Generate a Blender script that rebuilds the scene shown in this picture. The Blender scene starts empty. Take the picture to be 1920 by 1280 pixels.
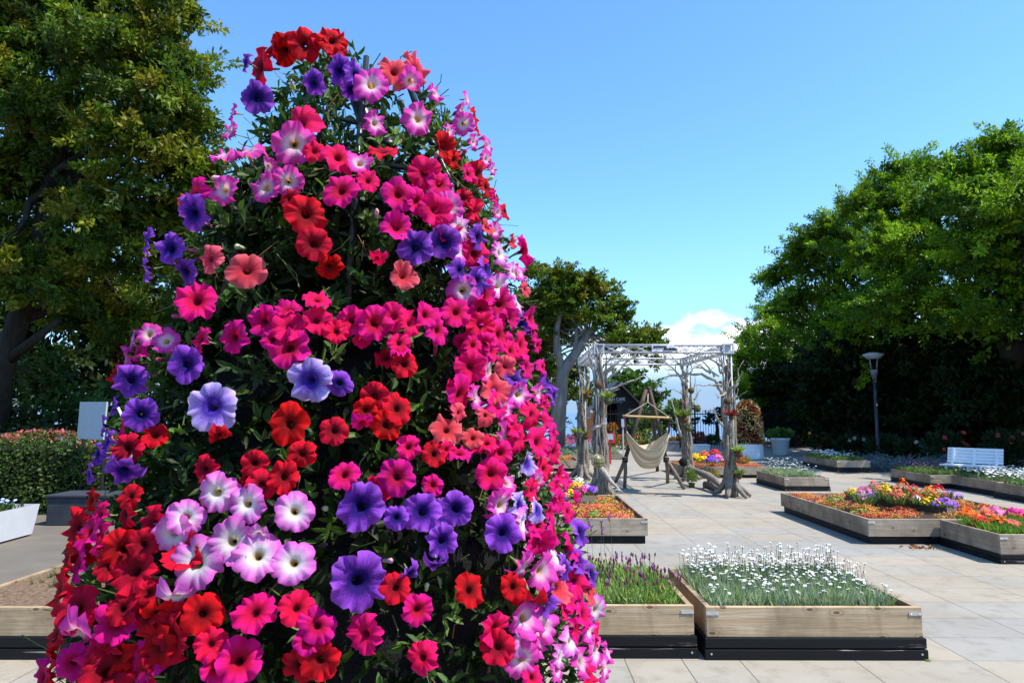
import bpy, math, random
import numpy as np
from mathutils import Vector, Matrix, Euler
R = math.radians
SC = bpy.context.scene
COL = SC.collection
# ------------------------------------------------------------------ camera
F, CX, CY, CAMH = 1290.0, 960.0, 640.0, 1.4
PITCH = math.atan(133 / F)
YAW = math.atan(8 / F)
cam = bpy.data.cameras.new('camera')
camo = bpy.data.objects.new('camera', cam); COL.objects.link(camo)
cam.sensor_width = 36; cam.lens = F / 1920 * 36
cam.clip_start = .05; cam.clip_end = 60000
camo.location = (0, 0, CAMH)
camo.rotation_euler = Euler((math.pi / 2 + PITCH, 0, YAW))
SC.camera = camo
CM = camo.rotation_euler.to_matrix()
CAMP = Vector((0, 0, CAMH))
def ray(px, py): return (CM @ Vector(((px - CX) / F, -(py - CY) / F, -1))).normalized()
def at(px, py, Y):
    d = ray(px, py); return CAMP + d * (Y / d.y)
def gnd(px, py, z=0):
    d = ray(px, py); return CAMP + d * ((z - CAMH) / d.z)
def YX(y): return 1.0106 * y + .14     # depth of a ground line
def proj(p):
    q = CM.transposed() @ (Vector(p) - CAMP)
    return CX + F * q.x / -q.z, CY - F * q.y / -q.z
# ------------------------------------------------------------------ light
SUN = Vector((.52, -.19, .83)).normalized()
SC.view_settings.view_transform = 'Standard'
SC.view_settings.look = 'None'
SC.view_settings.exposure = 0.72
SC.view_settings.gamma = 1
sl = bpy.data.lights.new('sun', 'SUN'); sl.energy = 4.9; sl.angle = R(.53); sl.color = (1, .955, .88)
so = bpy.data.objects.new('sun', sl); COL.objects.link(so)
so.rotation_euler = SUN.to_track_quat('Z', 'Y').to_euler(); so.location = (20, -6, 40)
class NT:
    def __init__(s, tree):
        s.t = tree; s.n = tree.nodes; s.l = tree.links; s.n.clear()
    def new(s, typ, **kw):
        nd = s.n.new(typ)
        for k, v in kw.items(): setattr(nd, k, v)
        return nd
    def inp(s, nd, i, v):
        if v is None: return
        if isinstance(v, bpy.types.NodeSocket): s.l.new(v, nd.inputs[i])
        else:
            if isinstance(v, (tuple, list)) and len(v) == 3 and nd.inputs[i].type == 'RGBA': v = (*v, 1)
            nd.inputs[i].default_value = v
    def math(s, op, a, b=None, c=None, clamp=False):
        nd = s.new('ShaderNodeMath', operation=op); nd.use_clamp = clamp
        for i, v in enumerate((a, b, c)): s.inp(nd, i, v)
        return nd.outputs[0]
    def mix(s, f, a, b, bt='MIX'):
        nd = s.new('ShaderNodeMix', data_type='RGBA', blend_type=bt)
        s.inp(nd, 0, f); s.inp(nd, 6, a); s.inp(nd, 7, b)
        return nd.outputs[2]
    def noise(s, vec, scale, detail=4, rough=.55):
        nd = s.new('ShaderNodeTexNoise'); s.inp(nd, 0, vec)
        nd.inputs['Scale'].default_value = scale; nd.inputs['Detail'].default_value = detail; nd.inputs['Roughness'].default_value = rough
        return nd.outputs[0]
    def mapping(s, vec, sc=(1, 1, 1)):
        nd = s.new('ShaderNodeMapping'); s.inp(nd, 0, vec); nd.inputs['Scale'].default_value = sc
        return nd.outputs[0]
    def ramp(s, f, stops, interp='LINEAR'):
        nd = s.new('ShaderNodeValToRGB'); s.inp(nd, 0, f); cr = nd.color_ramp; cr.interpolation = interp
        while len(cr.elements) > 1: cr.elements.remove(cr.elements[-1])
        for i, (p, c) in enumerate(stops):
            e = cr.elements[0] if i == 0 else cr.elements.new(p)
            e.position = p; e.color = (*c, 1) if len(c) == 3 else c
        return nd.outputs[0]
    def smooth(s, v, a, b):
        nd = s.new('ShaderNodeMapRange', interpolation_type='SMOOTHSTEP'); s.inp(nd, 0, v); s.inp(nd, 1, a); s.inp(nd, 2, b)
        return nd.outputs[0]
    def obj(s): return s.new('ShaderNodeTexCoord').outputs['Object']
    def attr(s, name, out=0): return s.new('ShaderNodeAttribute', attribute_name=name).outputs[out]
    def sep(s, v):
        nd = s.new('ShaderNodeSeparateXYZ'); s.inp(nd, 0, v); return nd.outputs
    def comb(s, x, y, z):
        nd = s.new('ShaderNodeCombineXYZ'); s.inp(nd, 0, x); s.inp(nd, 1, y); s.inp(nd, 2, z); return nd.outputs[0]
    def bsdf(s, col, rough=.6, metal=0, spec=.4, bump=None, bs=.3, bd=.01, transl=0, tcol=None):
        p = s.new('ShaderNodeBsdfPrincipled'); s.inp(p, 'Base Color', col); s.inp(p, 'Roughness', rough); s.inp(p, 'Metallic', metal)
        p.inputs['Specular IOR Level'].default_value = spec
        if bump is not None:
            b = s.new('ShaderNodeBump'); b.inputs['Strength'].default_value = bs; b.inputs['Distance'].default_value = bd
            s.inp(b, 'Height', bump); s.l.new(b.outputs[0], p.inputs['Normal'])
        o = p.outputs[0]
        if transl:
            t = s.new('ShaderNodeBsdfTranslucent'); s.inp(t, 0, tcol if tcol is not None else col)
            m = s.new('ShaderNodeMixShader'); m.inputs[0].default_value = transl
            s.l.new(o, m.inputs[1]); s.l.new(t.outputs[0], m.inputs[2]); o = m.outputs[0]
        out = s.new('ShaderNodeOutputMaterial'); s.l.new(o, out.inputs[0])
def mat(name):
    m = bpy.data.materials.new(name); m.use_nodes = True
    return m, NT(m.node_tree)
W = bpy.data.worlds.new('World'); SC.world = W; W.use_nodes = True
w = NT(W.node_tree)
sky = w.new('ShaderNodeTexSky', sky_type='NISHITA'); sky.sun_disc = False
sky.sun_elevation = math.asin(SUN.z); sky.sun_rotation = math.atan2(SUN.x, SUN.y)
sky.altitude = 0; sky.air_density = 1.0; sky.dust_density = .3; sky.ozone_density = 2.2
gen = w.new('ShaderNodeTexCoord').outputs['Generated']
gx, gy, gz = w.sep(gen)
skyc = w.mix(1.0, sky.outputs[0], (1.18, 1.75, 2.15), 'MULTIPLY')
az = w.math('ARCTAN2', gx, gy)
cl = w.noise(w.mapping(gen, (9, 9, 14)), 1.3, 7, .55)
top = w.math('ADD', .068, w.math('MULTIPLY', cl, .115))
cm = w.math('MULTIPLY', w.smooth(gz, top, w.math('SUBTRACT', top, .012)), w.smooth(gz, .035, .098))
cm = w.math('MULTIPLY', cm, w.smooth(az, .05, .16))
cm = w.math('MULTIPLY', cm, w.smooth(az, .75, .45))
hz = w.smooth(gz, .30, -.02)
skyc = w.mix(w.math('MULTIPLY', hz, .55), skyc, (3.1, 5.3, 7.2))
skyc = w.mix(w.math('MULTIPLY', w.smooth(gz, .115, .02), .85), skyc, (2.45, 3.6, 5.6))
skyc = w.mix(w.math('MULTIPLY', cm, .95), skyc, (9.5, 9.6, 10))
bg = w.new('ShaderNodeBackground'); w.inp(bg, 0, skyc); bg.inputs[1].default_value = .092
wo = w.new('ShaderNodeOutputWorld'); w.l.new(bg.outputs[0], wo.inputs[0])
# ------------------------------------------------------------------ helpers
def tag(o, label=None, cat=None, group=None, kind=None):
    if label: o['label'] = label
    if cat: o['category'] = cat
    if group: o['group'] = group
    if kind: o['kind'] = kind
    return o
def thing(name, label, cat, loc=(0, 0, 0), group=None):
    o = bpy.data.objects.new(name, None); COL.objects.link(o); o.location = loc; o.empty_display_size = .1
    return tag(o, label, cat, group)
def origin(o):
    v = Vector((0, 0, 0))
    while o is not None: v += Vector(o.location); o = o.parent
    return v
def link(name, me, parent=None, loc=None):
    o = bpy.data.objects.new(name, me); COL.objects.link(o)
    if parent is not None: o.parent = parent
    if loc is not None: o.location = loc
    return o
class MB:
    def __init__(s): s.v = []; s.f = []; s.m = []; s.t = []; s.c = (1, 1, 1); s.mi = 0
    def add(s, vs, fs, col=None):
        b = len(s.v); c = col or s.c
        s.v += [tuple(p) for p in vs]; s.t += [c] * len(vs)
        for f in fs: s.f.append([b + i for i in f]); s.m.append(s.mi)
    def box(s, a, b, rot=None, piv=None):
        x0, y0, z0 = a; x1, y1, z1 = b
        vs = [Vector(p) for p in ((x0, y0, z0), (x1, y0, z0), (x1, y1, z0), (x0, y1, z0), (x0, y0, z1), (x1, y0, z1), (x1, y1, z1), (x0, y1, z1))]
        if rot is not None: vs = [rot @ (p - Vector(piv)) + Vector(piv) for p in vs]
        s.add(vs, [(0, 3, 2, 1), (4, 5, 6, 7), (0, 1, 5, 4), (1, 2, 6, 5), (2, 3, 7, 6), (3, 0, 4, 7)])
    def prism(s, poly, z0, z1):
        n = len(poly)
        vs = [(x, y, z0) for x, y in poly] + [(x, y, z1) for x, y in poly]
        s.add(vs, [tuple(range(n))[::-1], tuple(range(n, 2 * n))] + [(i, (i + 1) % n, n + (i + 1) % n, n + i) for i in range(n)])
    def tube(s, pts, rad, seg=6, jit=0, rng=random, col=None):
        pts = [Vector(p) for p in pts]; n = len(pts)
        if not isinstance(rad, (list, tuple)): rad = [rad] * n
        vs = []; fs = []; u = None
        for i, p in enumerate(pts):
            d = (pts[min(i + 1, n - 1)] - pts[max(i - 1, 0)])
            if d.length < 1e-9: d = Vector((0, 0, 1))
            d.normalize()
            if u is None:
                u = d.orthogonal().normalized()
            else:
                u = (u - d * u.dot(d)); u = u.normalized() if u.length > 1e-6 else d.orthogonal().normalized()
            w_ = d.cross(u)
            for k in range(seg):
                a = 2 * math.pi * k / seg; r = rad[i] * (1 + (rng.uniform(-jit, jit) if jit else 0))
                vs.append(p + (u * math.cos(a) + w_ * math.sin(a)) * r)
        for i in range(n - 1):
            for k in range(seg):
                k2 = (k + 1) % seg
                fs.append((i * seg + k, i * seg + k2, (i + 1) * seg + k2, (i + 1) * seg + k))
        fs.append(tuple(range(seg))[::-1]); fs.append(tuple((n - 1) * seg + k for k in range(seg)))
        s.add(vs, fs, col)
    def lathe(s, c, prof, seg=32, sx=1, sy=1, col=None, cap=True):
        vs = []; fs = []
        for r, z in prof:
            for k in range(seg):
                a = 2 * math.pi * k / seg
                vs.append((c[0] + r * sx * math.cos(a), c[1] + r * sy * math.sin(a), c[2] + z))
        for i in range(len(prof) - 1):
            for k in range(seg):
                k2 = (k + 1) % seg
                fs.append((i * seg + k, i * seg + k2, (i + 1) * seg + k2, (i + 1) * seg + k))
        if cap:
            fs.append(tuple(range(seg))[::-1]); fs.append(tuple((len(prof) - 1) * seg + k for k in range(seg)))
        s.add(vs, fs, col)
    def ball(s, c, r, sz=1, seg=10, jit=0, rng=random, col=None):
        prof = [(r * math.sin(math.pi * i / 8), -r * sz * math.cos(math.pi * i / 8)) for i in range(9)]
        prof[0] = (r * .02, prof[0][1]); prof[-1] = (r * .02, prof[-1][1])
        b = len(s.v); s.lathe(c, prof, seg, col=col)
        if jit:
            for i in range(b, len(s.v)):
                s.v[i] = tuple(s.v[i][k] + rng.uniform(-jit, jit) * r for k in range(3))
    def disc(s, p, n, r, k=6, col=None, dome=.25, spin=0):
        n = Vector(n).normalized(); u = n.orthogonal().normalized(); w_ = n.cross(u); p = Vector(p)
        vs = [p + n * r * dome] + [p + (u * math.cos(spin + 2 * math.pi * i / k) + w_ * math.sin(spin + 2 * math.pi * i / k)) * r * (1 if i % 2 == 0 else .72) for i in range(k)]
        s.add(vs, [(0, i + 1, (i + 1) % k + 1) for i in range(k)], col)
    def blade(s, p, d, L, wd, col=None):
        p = Vector(p); d = Vector(d).normalized(); sd = d.cross(Vector((random.uniform(-1, 1), random.uniform(-1, 1), .3)))
        if sd.length < 1e-4: sd = d.orthogonal()
        sd = sd.normalized() * wd * .5
        s.add([p - sd * .5, p + d * L * .5 - sd, p + d * L, p + d * L * .5 + sd, p + sd * .5], [(0, 1, 2, 3, 4)], col)
    def build(s, name, mats, parent=None, smooth=False, loc=None, bevel=0):
        me = bpy.data.meshes.new(name)
        o0 = Vector(loc) if loc is not None else Vector((0, 0, 0))
        if parent is not None: o0 = o0 + origin(parent)
        vs = [(p[0] - o0.x, p[1] - o0.y, p[2] - o0.z) for p in s.v]
        me.from_pydata(vs, [], s.f)
        if not isinstance(mats, (list, tuple)): mats = [mats]
        for m_ in mats: me.materials.append(m_)
        if any(s.m): me.polygons.foreach_set('material_index', s.m)
        at_ = me.attributes.new('tint', 'FLOAT_COLOR', 'POINT')
        at_.data.foreach_set('color', np.hstack([np.array(s.t, dtype=np.float32).reshape(-1, 3), np.ones((len(s.v), 1), np.float32)]).ravel())
        if smooth: me.polygons.foreach_set('use_smooth', [True] * len(me.polygons))
        me.update()
        o = link(name, me, parent, loc)
        if bevel:
            b = o.modifiers.new('bevel', 'BEVEL'); b.width = bevel; b.segments = 2; b.limit_method = 'ANGLE'
        return o
def unit(a): return a / np.maximum(np.linalg.norm(a, axis=-1, keepdims=True), 1e-9)
def leaf_mesh(name, mt, parent, P, A, N, L, Wd, C, fine=False, fold=.3, droop=.12):
    A = unit(A); N = unit(N - A * (N * A).sum(1, keepdims=True)); S = np.cross(A, N)
    L = L[:, None]; Wd = Wd[:, None]; n = len(P)
    if parent is not None: P = P - np.array(origin(parent))
    if fine:
        V = np.stack([P, P + A * L * .3 - S * Wd * .46 + N * fold * Wd * .4, P + A * L * .68 - S * Wd * .4 + N * fold * Wd * .3, P + A * L - N * L * droop,
                      P + A * L * .68 + S * Wd * .4 + N * fold * Wd * .3, P + A * L * .3 + S * Wd * .46 + N * fold * Wd * .4], 1)
        k = 6; loops = np.array([[0, 3, 2, 1], [0, 5, 4, 3]])
    else:
        V = np.stack([P, P + A * L * .5 - S * Wd * .5 + N * fold * Wd * .4, P + A * L - N * L * droop, P + A * L * .5 + S * Wd * .5 + N * fold * Wd * .4], 1)
        k = 4; loops = np.array([[0, 2, 1], [0, 3, 2]])
    m = loops.shape[1]
    me = bpy.data.meshes.new(name)
    me.vertices.add(n * k); me.vertices.foreach_set('co', V.reshape(-1).astype(np.float32))
    idx = (np.arange(n)[:, None, None] * k + loops[None]).reshape(-1)
    npoly = n * len(loops)
    me.loops.add(npoly * m); me.loops.foreach_set('vertex_index', idx.astype(np.int32))
    me.polygons.add(npoly); me.polygons.foreach_set('loop_start', (np.arange(npoly) * m).astype(np.int32))
    a_ = me.attributes.new('tint', 'FLOAT_COLOR', 'POINT')
    CC = np.repeat(np.hstack([C, np.ones((n, 1))]), k, 0)
    a_.data.foreach_set('color', CC.astype(np.float32).ravel())
    me.materials.append(mt); me.update(calc_edges=True); me.validate()
    return link(name, me, parent)
# ------------------------------------------------------------------ materials
def simple(name, col, rough=.6, metal=0, var=.25, scale=12, spec=.4, bs=.15, bd=.004):
    m, n = mat(name)
    v = n.noise(n.obj(), scale, 5)
    c = n.mix(n.ramp(v, [(.3, (0, 0, 0)), (.7, (1, 1, 1))]), tuple(x * (1 - var) for x in col), tuple(min(1, x * (1 + var)) for x in col))
    n.bsdf(c, rough, metal, spec, bump=n.noise(n.obj(), scale * 6, 3), bs=bs, bd=bd)
    return m
def tintmat(name, transl=.3, rough=.5, spec=.35, warm=(1.1, 1.15, .6)):
    m, n = mat(name); t = n.attr('tint')
    n.bsdf(t, rough, 0, spec, transl=transl, tcol=n.mix(1.0, t, warm, 'MULTIPLY'))
    return m
M = {}
M['leaf'] = tintmat('leaf', .34, .5, .22)
M['plant'] = tintmat('plant', .25, .6, .25, (1.05, 1.05, .8))
M['bloom'] = tintmat('bloom', .3, .6, .2, (1.05, 1, 1))
def barkmat(name, c1, c2, sc=(14, 14, 2.2)):
    m, n = mat(name); o = n.obj()
    v = n.noise(n.mapping(o, sc), 1.5, 6, .65); g = n.noise(o, 2.5, 3)
    c = n.mix(n.ramp(v, [(.36, (0, 0, 0)), (.62, (1, 1, 1))]), c1, c2)
    c = n.mix(n.math('MULTIPLY', g, .5), c, tuple(x * .6 for x in c2))
    n.bsdf(c, .85, 0, .2, bump=v, bs=.7, bd=.02)
    return m
M['bark'] = barkmat('bark', (.02, .015, .011), (.05, .04, .03))
M['pale_bark'] = barkmat('pale_bark', (.13, .125, .12), (.27, .26, .25), (6, 6, 1.2))
M['drift'] = barkmat('driftwood', (.03, .022, .016), (.34, .285, .23), (44, 44, 4))
M['bleached'] = barkmat('bleached_branch', (.10, .085, .07), (.50, .45, .39), (40, 40, 6))
def woodmat(name, axis, c1, c2):
    m, n = mat(name); o = n.obj(); sc = [38, 38, 38]; sc[axis] = 1.6
    g = n.noise(n.mapping(o, sc), 1.2, 7, .7); big = n.noise(o, 3.2, 4)
    c = n.mix(n.ramp(g, [(.34, (0, 0, 0)), (.66, (1, 1, 1))]), c1, c2)
    c = n.mix(n.ramp(big, [(.40, (.6, .6, .6)), (.62, (0, 0, 0))]), c, tuple(x * .5 for x in c1))
    # knots
    ox = n.sep(o); vo = n.new('ShaderNodeTexVoronoi', voronoi_dimensions='2D'); n.inp(vo, 0, n.comb(n.math('MULTIPLY', ox[axis], 4.2), n.math('MULTIPLY', ox[2], 9), 0)); vo.inputs['Scale'].default_value = 1
    kn = n.math('MULTIPLY', n.smooth(vo.outputs['Distance'], .11, .05), n.smooth(n.sep(vo.outputs['Color'])[0], .35, .5))
    c = n.mix(n.math('MULTIPLY', kn, .8), c, (.09, .045, .02))
    rg_ = n.math('MULTIPLY', n.smooth(n.math('ABSOLUTE', n.math('SUBTRACT', vo.outputs['Distance'], .17)), .05, .01), n.smooth(n.sep(vo.outputs['Color'])[0], .35, .5))
    c = n.mix(n.math('MULTIPLY', rg_, .35), c, (.2, .11, .05))
    ck = n.noise(n.mapping(o, [(1.1 if i == axis else 90) for i in range(3)]), 1.0, 2, .5)
    c = n.mix(n.math('MULTIPLY', n.smooth(ck, .69, .74), .7), c, (.06, .04, .025))
    c = n.mix(n.math('MULTIPLY', n.smooth(n.noise(n.mapping(o, [(6 if i == axis else 3) for i in range(3)]), 1.3, 4), .5, .7), .4), c, (.16, .10, .055))
    n.bsdf(c, .8, 0, .2, bump=g, bs=.5, bd=.006)
    return m
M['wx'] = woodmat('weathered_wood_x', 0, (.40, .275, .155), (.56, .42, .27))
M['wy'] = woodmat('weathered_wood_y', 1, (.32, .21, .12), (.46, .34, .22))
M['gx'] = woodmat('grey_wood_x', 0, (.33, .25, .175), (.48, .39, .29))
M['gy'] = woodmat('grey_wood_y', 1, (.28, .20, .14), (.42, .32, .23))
M['dgy'] = woodmat('dark_shaded_wood', 1, (.12, .095, .08), (.24, .2, .17))  # dark tone includes shade painted onto the slanting tier's boards
M['bx'] = woodmat('brown_wood_x', 0, (.13, .085, .05), (.27, .19, .12))
def blackpaint(axis):
    m, n = mat('black_paint'); o = n.obj(); sc = [60, 60, 60]; sc[axis] = 2.0
    s_ = n.noise(n.mapping(o, sc), 1.0, 6, .7); b = n.noise(o, 5, 3)
    k = n.math('MULTIPLY', n.smooth(s_, .60, .68), n.smooth(b, .48, .58))
    n.bsdf(n.mix(k, (.007, .007, .008), (.28, .25, .22)), .55, 0, .2, bump=s_, bs=.3, bd=.004)
    return m
M['black_x'] = blackpaint(0); M['black_y'] = blackpaint(1)
M['soil'] = simple('soil', (.055, .032, .02), .95, var=.6, scale=30, bs=1, bd=.02)
M['bark_mulch'] = simple('bark_mulch', (.26, .16, .09), .95, var=.6, scale=40, bs=1, bd=.02)
M['metal'] = simple('galvanised_steel', (.42, .42, .43), .4, .8, .15)
M['screw'] = simple('steel', (.55, .52, .48), .4, .6, .1)
M['white_metal'] = simple('white_truss_paint', (.47, .48, .5), .5, .1, .1)
M['white'] = simple('white_paint', (.78, .79, .8), .4, 0, .04, spec=.45)
M['white_matte'] = simple('white_plastic', (.82, .83, .84), .45, 0, .06)
M['dark_pipe'] = simple('black_pipe', (.018, .018, .02), .35, 0, .3)
M['dark_wood'] = simple('dark_wood', (.055, .035, .025), .7, 0, .4, 20)
M['stand_wood'] = barkmat('stand_wood', (.10, .07, .05), (.26, .2, .15), (20, 20, 3))
M['black_metal'] = simple('black_metal', (.015, .015, .017), .5, .2, .2)
M['lampgrey'] = simple('grey_lamp_paint', (.19, .2, .22), .4, .3, .08)
M['lamppole'] = simple('dark_lamp_pole', (.045, .048, .055), .45, .2, .1)
M['lampdisc'] = simple('lamp_glass', (.42, .41, .39), .35, 0, .05)
M['cafe'] = simple('dark_cladding', (.022, .018, .018), .6, 0, .3, 6)
M['roof'] = simple('dark_roof', (.045, .04, .04), .6, 0, .3, 6)
M['rust'] = simple('rust_panel', (.20, .07, .035), .7, 0, .3)
M['red'] = simple('red_paint', (.5, .03, .03), .5, 0, .1)
M['paper'] = simple('white_board', (.40, .42, .45), .5, 0, .06)
M['ink'] = simple('black_lettering', (.012, .012, .02), .5, 0, .1)
M['signwhite'] = simple('white_lettering', (.8, .8, .8), .5, 0, .03)
M['bamboo'] = simple('bamboo', (.52, .33, .13), .45, 0, .2, 14)
M['rope'] = simple('rope', (.36, .27, .2), .9, 0, .2, 60)
M['brown_string'] = simple('brown_string', (.12, .05, .035), .9, 0, .3, 60)
M['moss'] = simple('moss_ball', (.10, .095, .03), .95, 0, .6, 30, bs=1, bd=.02)
M['coir'] = simple('coir_ball', (.12, .06, .025), .95, 0, .5, 40, bs=1, bd=.02)
M['wire'] = simple('brass_wire', (.45, .38, .2), .4, .6, .1)
M['core'] = simple('dark_planting_core', (.004, .0035, .003), 1, 0, .3, 40, bs=1, bd=.02)  # near-black colour stands for the shade in gaps between the tower's blooms
M['sea'] = simple('sea', (.10, .17, .27), .35, 0, .1, .002)
M['path'] = simple('asphalt_path', (.13, .11, .085), .9, 0, .14, 3, bs=.4, bd=.004)
M['earth'] = simple('earth', (.06, .055, .03), .95, 0, .5, 1.5)
def cloth():
    m, n = mat('cotton_hammock'); t = n.attr('tint'); o = n.obj()
    g = n.noise(n.mapping(o, (60, 60, 60)), 1, 3)
    n.bsdf(t, .9, 0, .1, bump=g, bs=.3, bd=.004, transl=.18)
    return m
M['cloth'] = cloth()
def paving():
    m, n = mat('paving_slabs'); o = n.obj(); x, y, z = n.sep(o)
    half = n.math('LESS_THAN', x, 1.27)
    u2 = n.math('DIVIDE', n.math('SUBTRACT', x, 1.268), .652); u1 = n.math('DIVIDE', n.math('SUBTRACT', x, 1.268), .326)
    u = n.math('ADD', n.math('MULTIPLY', half, u1), n.math('MULTIPLY', n.math('SUBTRACT', 1, half), u2))
    v = n.math('DIVIDE', n.math('SUBTRACT', y, 4.085), .408)
    cu = n.math('FLOOR', u); cv = n.math('FLOOR', v)
    fu = n.math('FRACT', u); fv = n.math('FRACT', v)
    du = n.math('MULTIPLY', n.math('MINIMUM', fu, n.math('SUBTRACT', 1, fu)), n.math('ADD', .652, n.math('MULTIPLY', half, -.326)))
    dv = n.math('MULTIPLY', n.math('MINIMUM', fv, n.math('SUBTRACT', 1, fv)), .408)
    ju = n.smooth(du, .0042, .0018); jv = n.math('MULTIPLY', n.smooth(dv, .004, .0012), .8)
    j = n.math('MAXIMUM', ju, jv)
    wn = n.new('ShaderNodeTexWhiteNoise', noise_dimensions='2D'); n.l.new(n.comb(cu, cv, 0), wn.inputs[0])
    wr = n.new('ShaderNodeTexWhiteNoise', noise_dimensions='1D'); n.l.new(n.math('FLOOR', n.math('DIVIDE', n.math('ADD', cv, 1), 2)), wr.inputs[1])
    beige = n.math('ADD', n.math('MULTIPLY', wr.outputs[0], .6), n.math('MULTIPLY', wn.outputs[0], .4))
    c = n.mix(n.smooth(beige, .3, .75), (.295, .28, .25), (.345, .30, .235))
    sp = n.noise(o, 160, 3, .7); st = n.noise(o, 1.1, 5, .6); st2 = n.noise(o, 7, 5, .65)
    c = n.mix(n.ramp(sp, [(.35, (.55, .55, .55)), (.65, (0, 0, 0))]), c, n.mix(1, c, (.72, .72, .7), 'MULTIPLY'))
    c = n.mix(n.ramp(st, [(.38, (.6, .6, .6)), (.6, (0, 0, 0))]), c, n.mix(1, c, (.82, .79, .74), 'MULTIPLY'))
    c = n.mix(n.ramp(st2, [(.5, (0, 0, 0)), (.72, (.8, .8, .8))]), c, n.mix(1, c, (.72, .70, .67), 'MULTIPLY'))
    c = n.mix(n.math('MULTIPLY', j, .85), c, (.075, .065, .055))
    h = n.math('SUBTRACT', n.math('MULTIPLY', sp, .15), j)
    n.bsdf(c, .85, 0, .25, bump=h, bs=.5, bd=.004)
    return m
M['paving'] = paving()
def petal(name, edge, mid, throat, heart, vein, veins=.5, alt=None, transl=.34):
    m, n = mat(name)
    r = n.attr('rad', 2); a = n.attr('ang', 2)
    oi = n.new('ShaderNodeObjectInfo').outputs['Random']
    c = n.ramp(r, [(.0, heart), (.15, heart), (.25, throat), (.36, throat), (.62, mid), (.95, edge)])
    if alt is not None:  # second tone in patches: petal sheen and shade painted into the colour
        nz = n.noise(n.obj(), 22, 2); c = n.mix(n.smooth(n.math('ADD', nz, n.math('MULTIPLY', n.math('SUBTRACT', oi, .5), .35)), .52, .66), c, n.mix(n.smooth(r, .2, .5), c, alt))
    w_ = n.noise(n.comb(n.math('MULTIPLY', n.math('COSINE', a), 8), n.math('MULTIPLY', n.math('SINE', a), 8), n.math('MULTIPLY', r, 1.3)), 1.6, 3, .7)
    vn = n.math('MULTIPLY', n.smooth(n.math('ABSOLUTE', n.math('SUBTRACT', w_, .5)), .075, .01), n.smooth(r, 1.1, .4))
    c = n.mix(n.math('MULTIPLY', vn, veins), c, vein)
    hs = n.new('ShaderNodeHueSaturation'); n.inp(hs, 'Color', c)
    n.inp(hs, 'Value', n.math('ADD', .78, n.math('MULTIPLY', oi, .28))); n.inp(hs, 'Hue', n.math('ADD', .492, n.math('MULTIPLY', n.math('FRACT', n.math('MULTIPLY', oi, 7.3)), .010)))
    c = hs.outputs[0]
    n.bsdf(c, .6, 0, .14, bump=n.math('ADD', w_, n.noise(n.obj(), 60, 3)), bs=.45, bd=.004, transl=transl)
    return m
M['P'] = petal('purple_petal', (.36, .085, .62), (.26, .042, .52), (.025, .006, .16), (.003, .001, .014), (.022, .004, .13), .85)
M['L'] = petal('lavender_petal', (.62, .46, .84), (.44, .27, .77), (.05, .015, .25), (.012, .004, .06), (.10, .04, .42), .8)
M['R'] = petal('red_petal', (.76, .003, .012), (.62, .002, .009), (.24, .001, .004), (.04, .001, .002), (.32, .002, .004), .4)
M['M'] = petal('magenta_petal', (.88, .006, .30), (.86, .005, .20), (.55, .002, .04), (.13, .002, .012), (.58, .004, .07), .45, alt=(.78, .004, .03))
M['K'] = petal('pink_petal', (.78, .045, .40), (.82, .10, .48), (.85, .62, .66), (.7, .52, .05), (.80, .07, .42), .4)
M['W'] = petal('pale_pink_petal', (.78, .12, .56), (.80, .30, .64), (.86, .80, .74), (.5, .42, .05), (.85, .42, .75), .4)
M['S'] = petal('coral_petal', (.80, .13, .15), (.76, .06, .08), (.62, .03, .04), (.16, .01, .015), (.74, .07, .09), .5)
M['calyx'] = simple('calyx_green', (.16, .2, .07), .6, 0, .3, 60)
# ------------------------------------------------------------------ setting
random.seed(3); rs = np.random.RandomState(5)
def sheet(name, x0, x1, y0, y1, z, m, kind='structure'):
    b = MB(); b.add([(x0, y0, z), (x1, y0, z), (x1, y1, z), (x0, y1, z)], [(0, 1, 2, 3)])
    return tag(b.build(name, m), kind=kind)
sheet('ground', -90, 90, -40, 36, -.008, M['earth'])
sheet('plaza', -3.45, 16, -4, 30, 0, M['paving'])
sheet('path', -14, -3.455, -4, 9.6, -.002, M['path'])
sheet('sea', -30000, 30000, 40, 40000, -24, M['sea'])
b = MB(); b.add([(-90, 36, -.008), (90, 36, -.008), (90, 60, -24.5), (-90, 60, -24.5)], [(0, 1, 2, 3)])
tag(b.build('slope', M['earth']), kind='structure')
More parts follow.
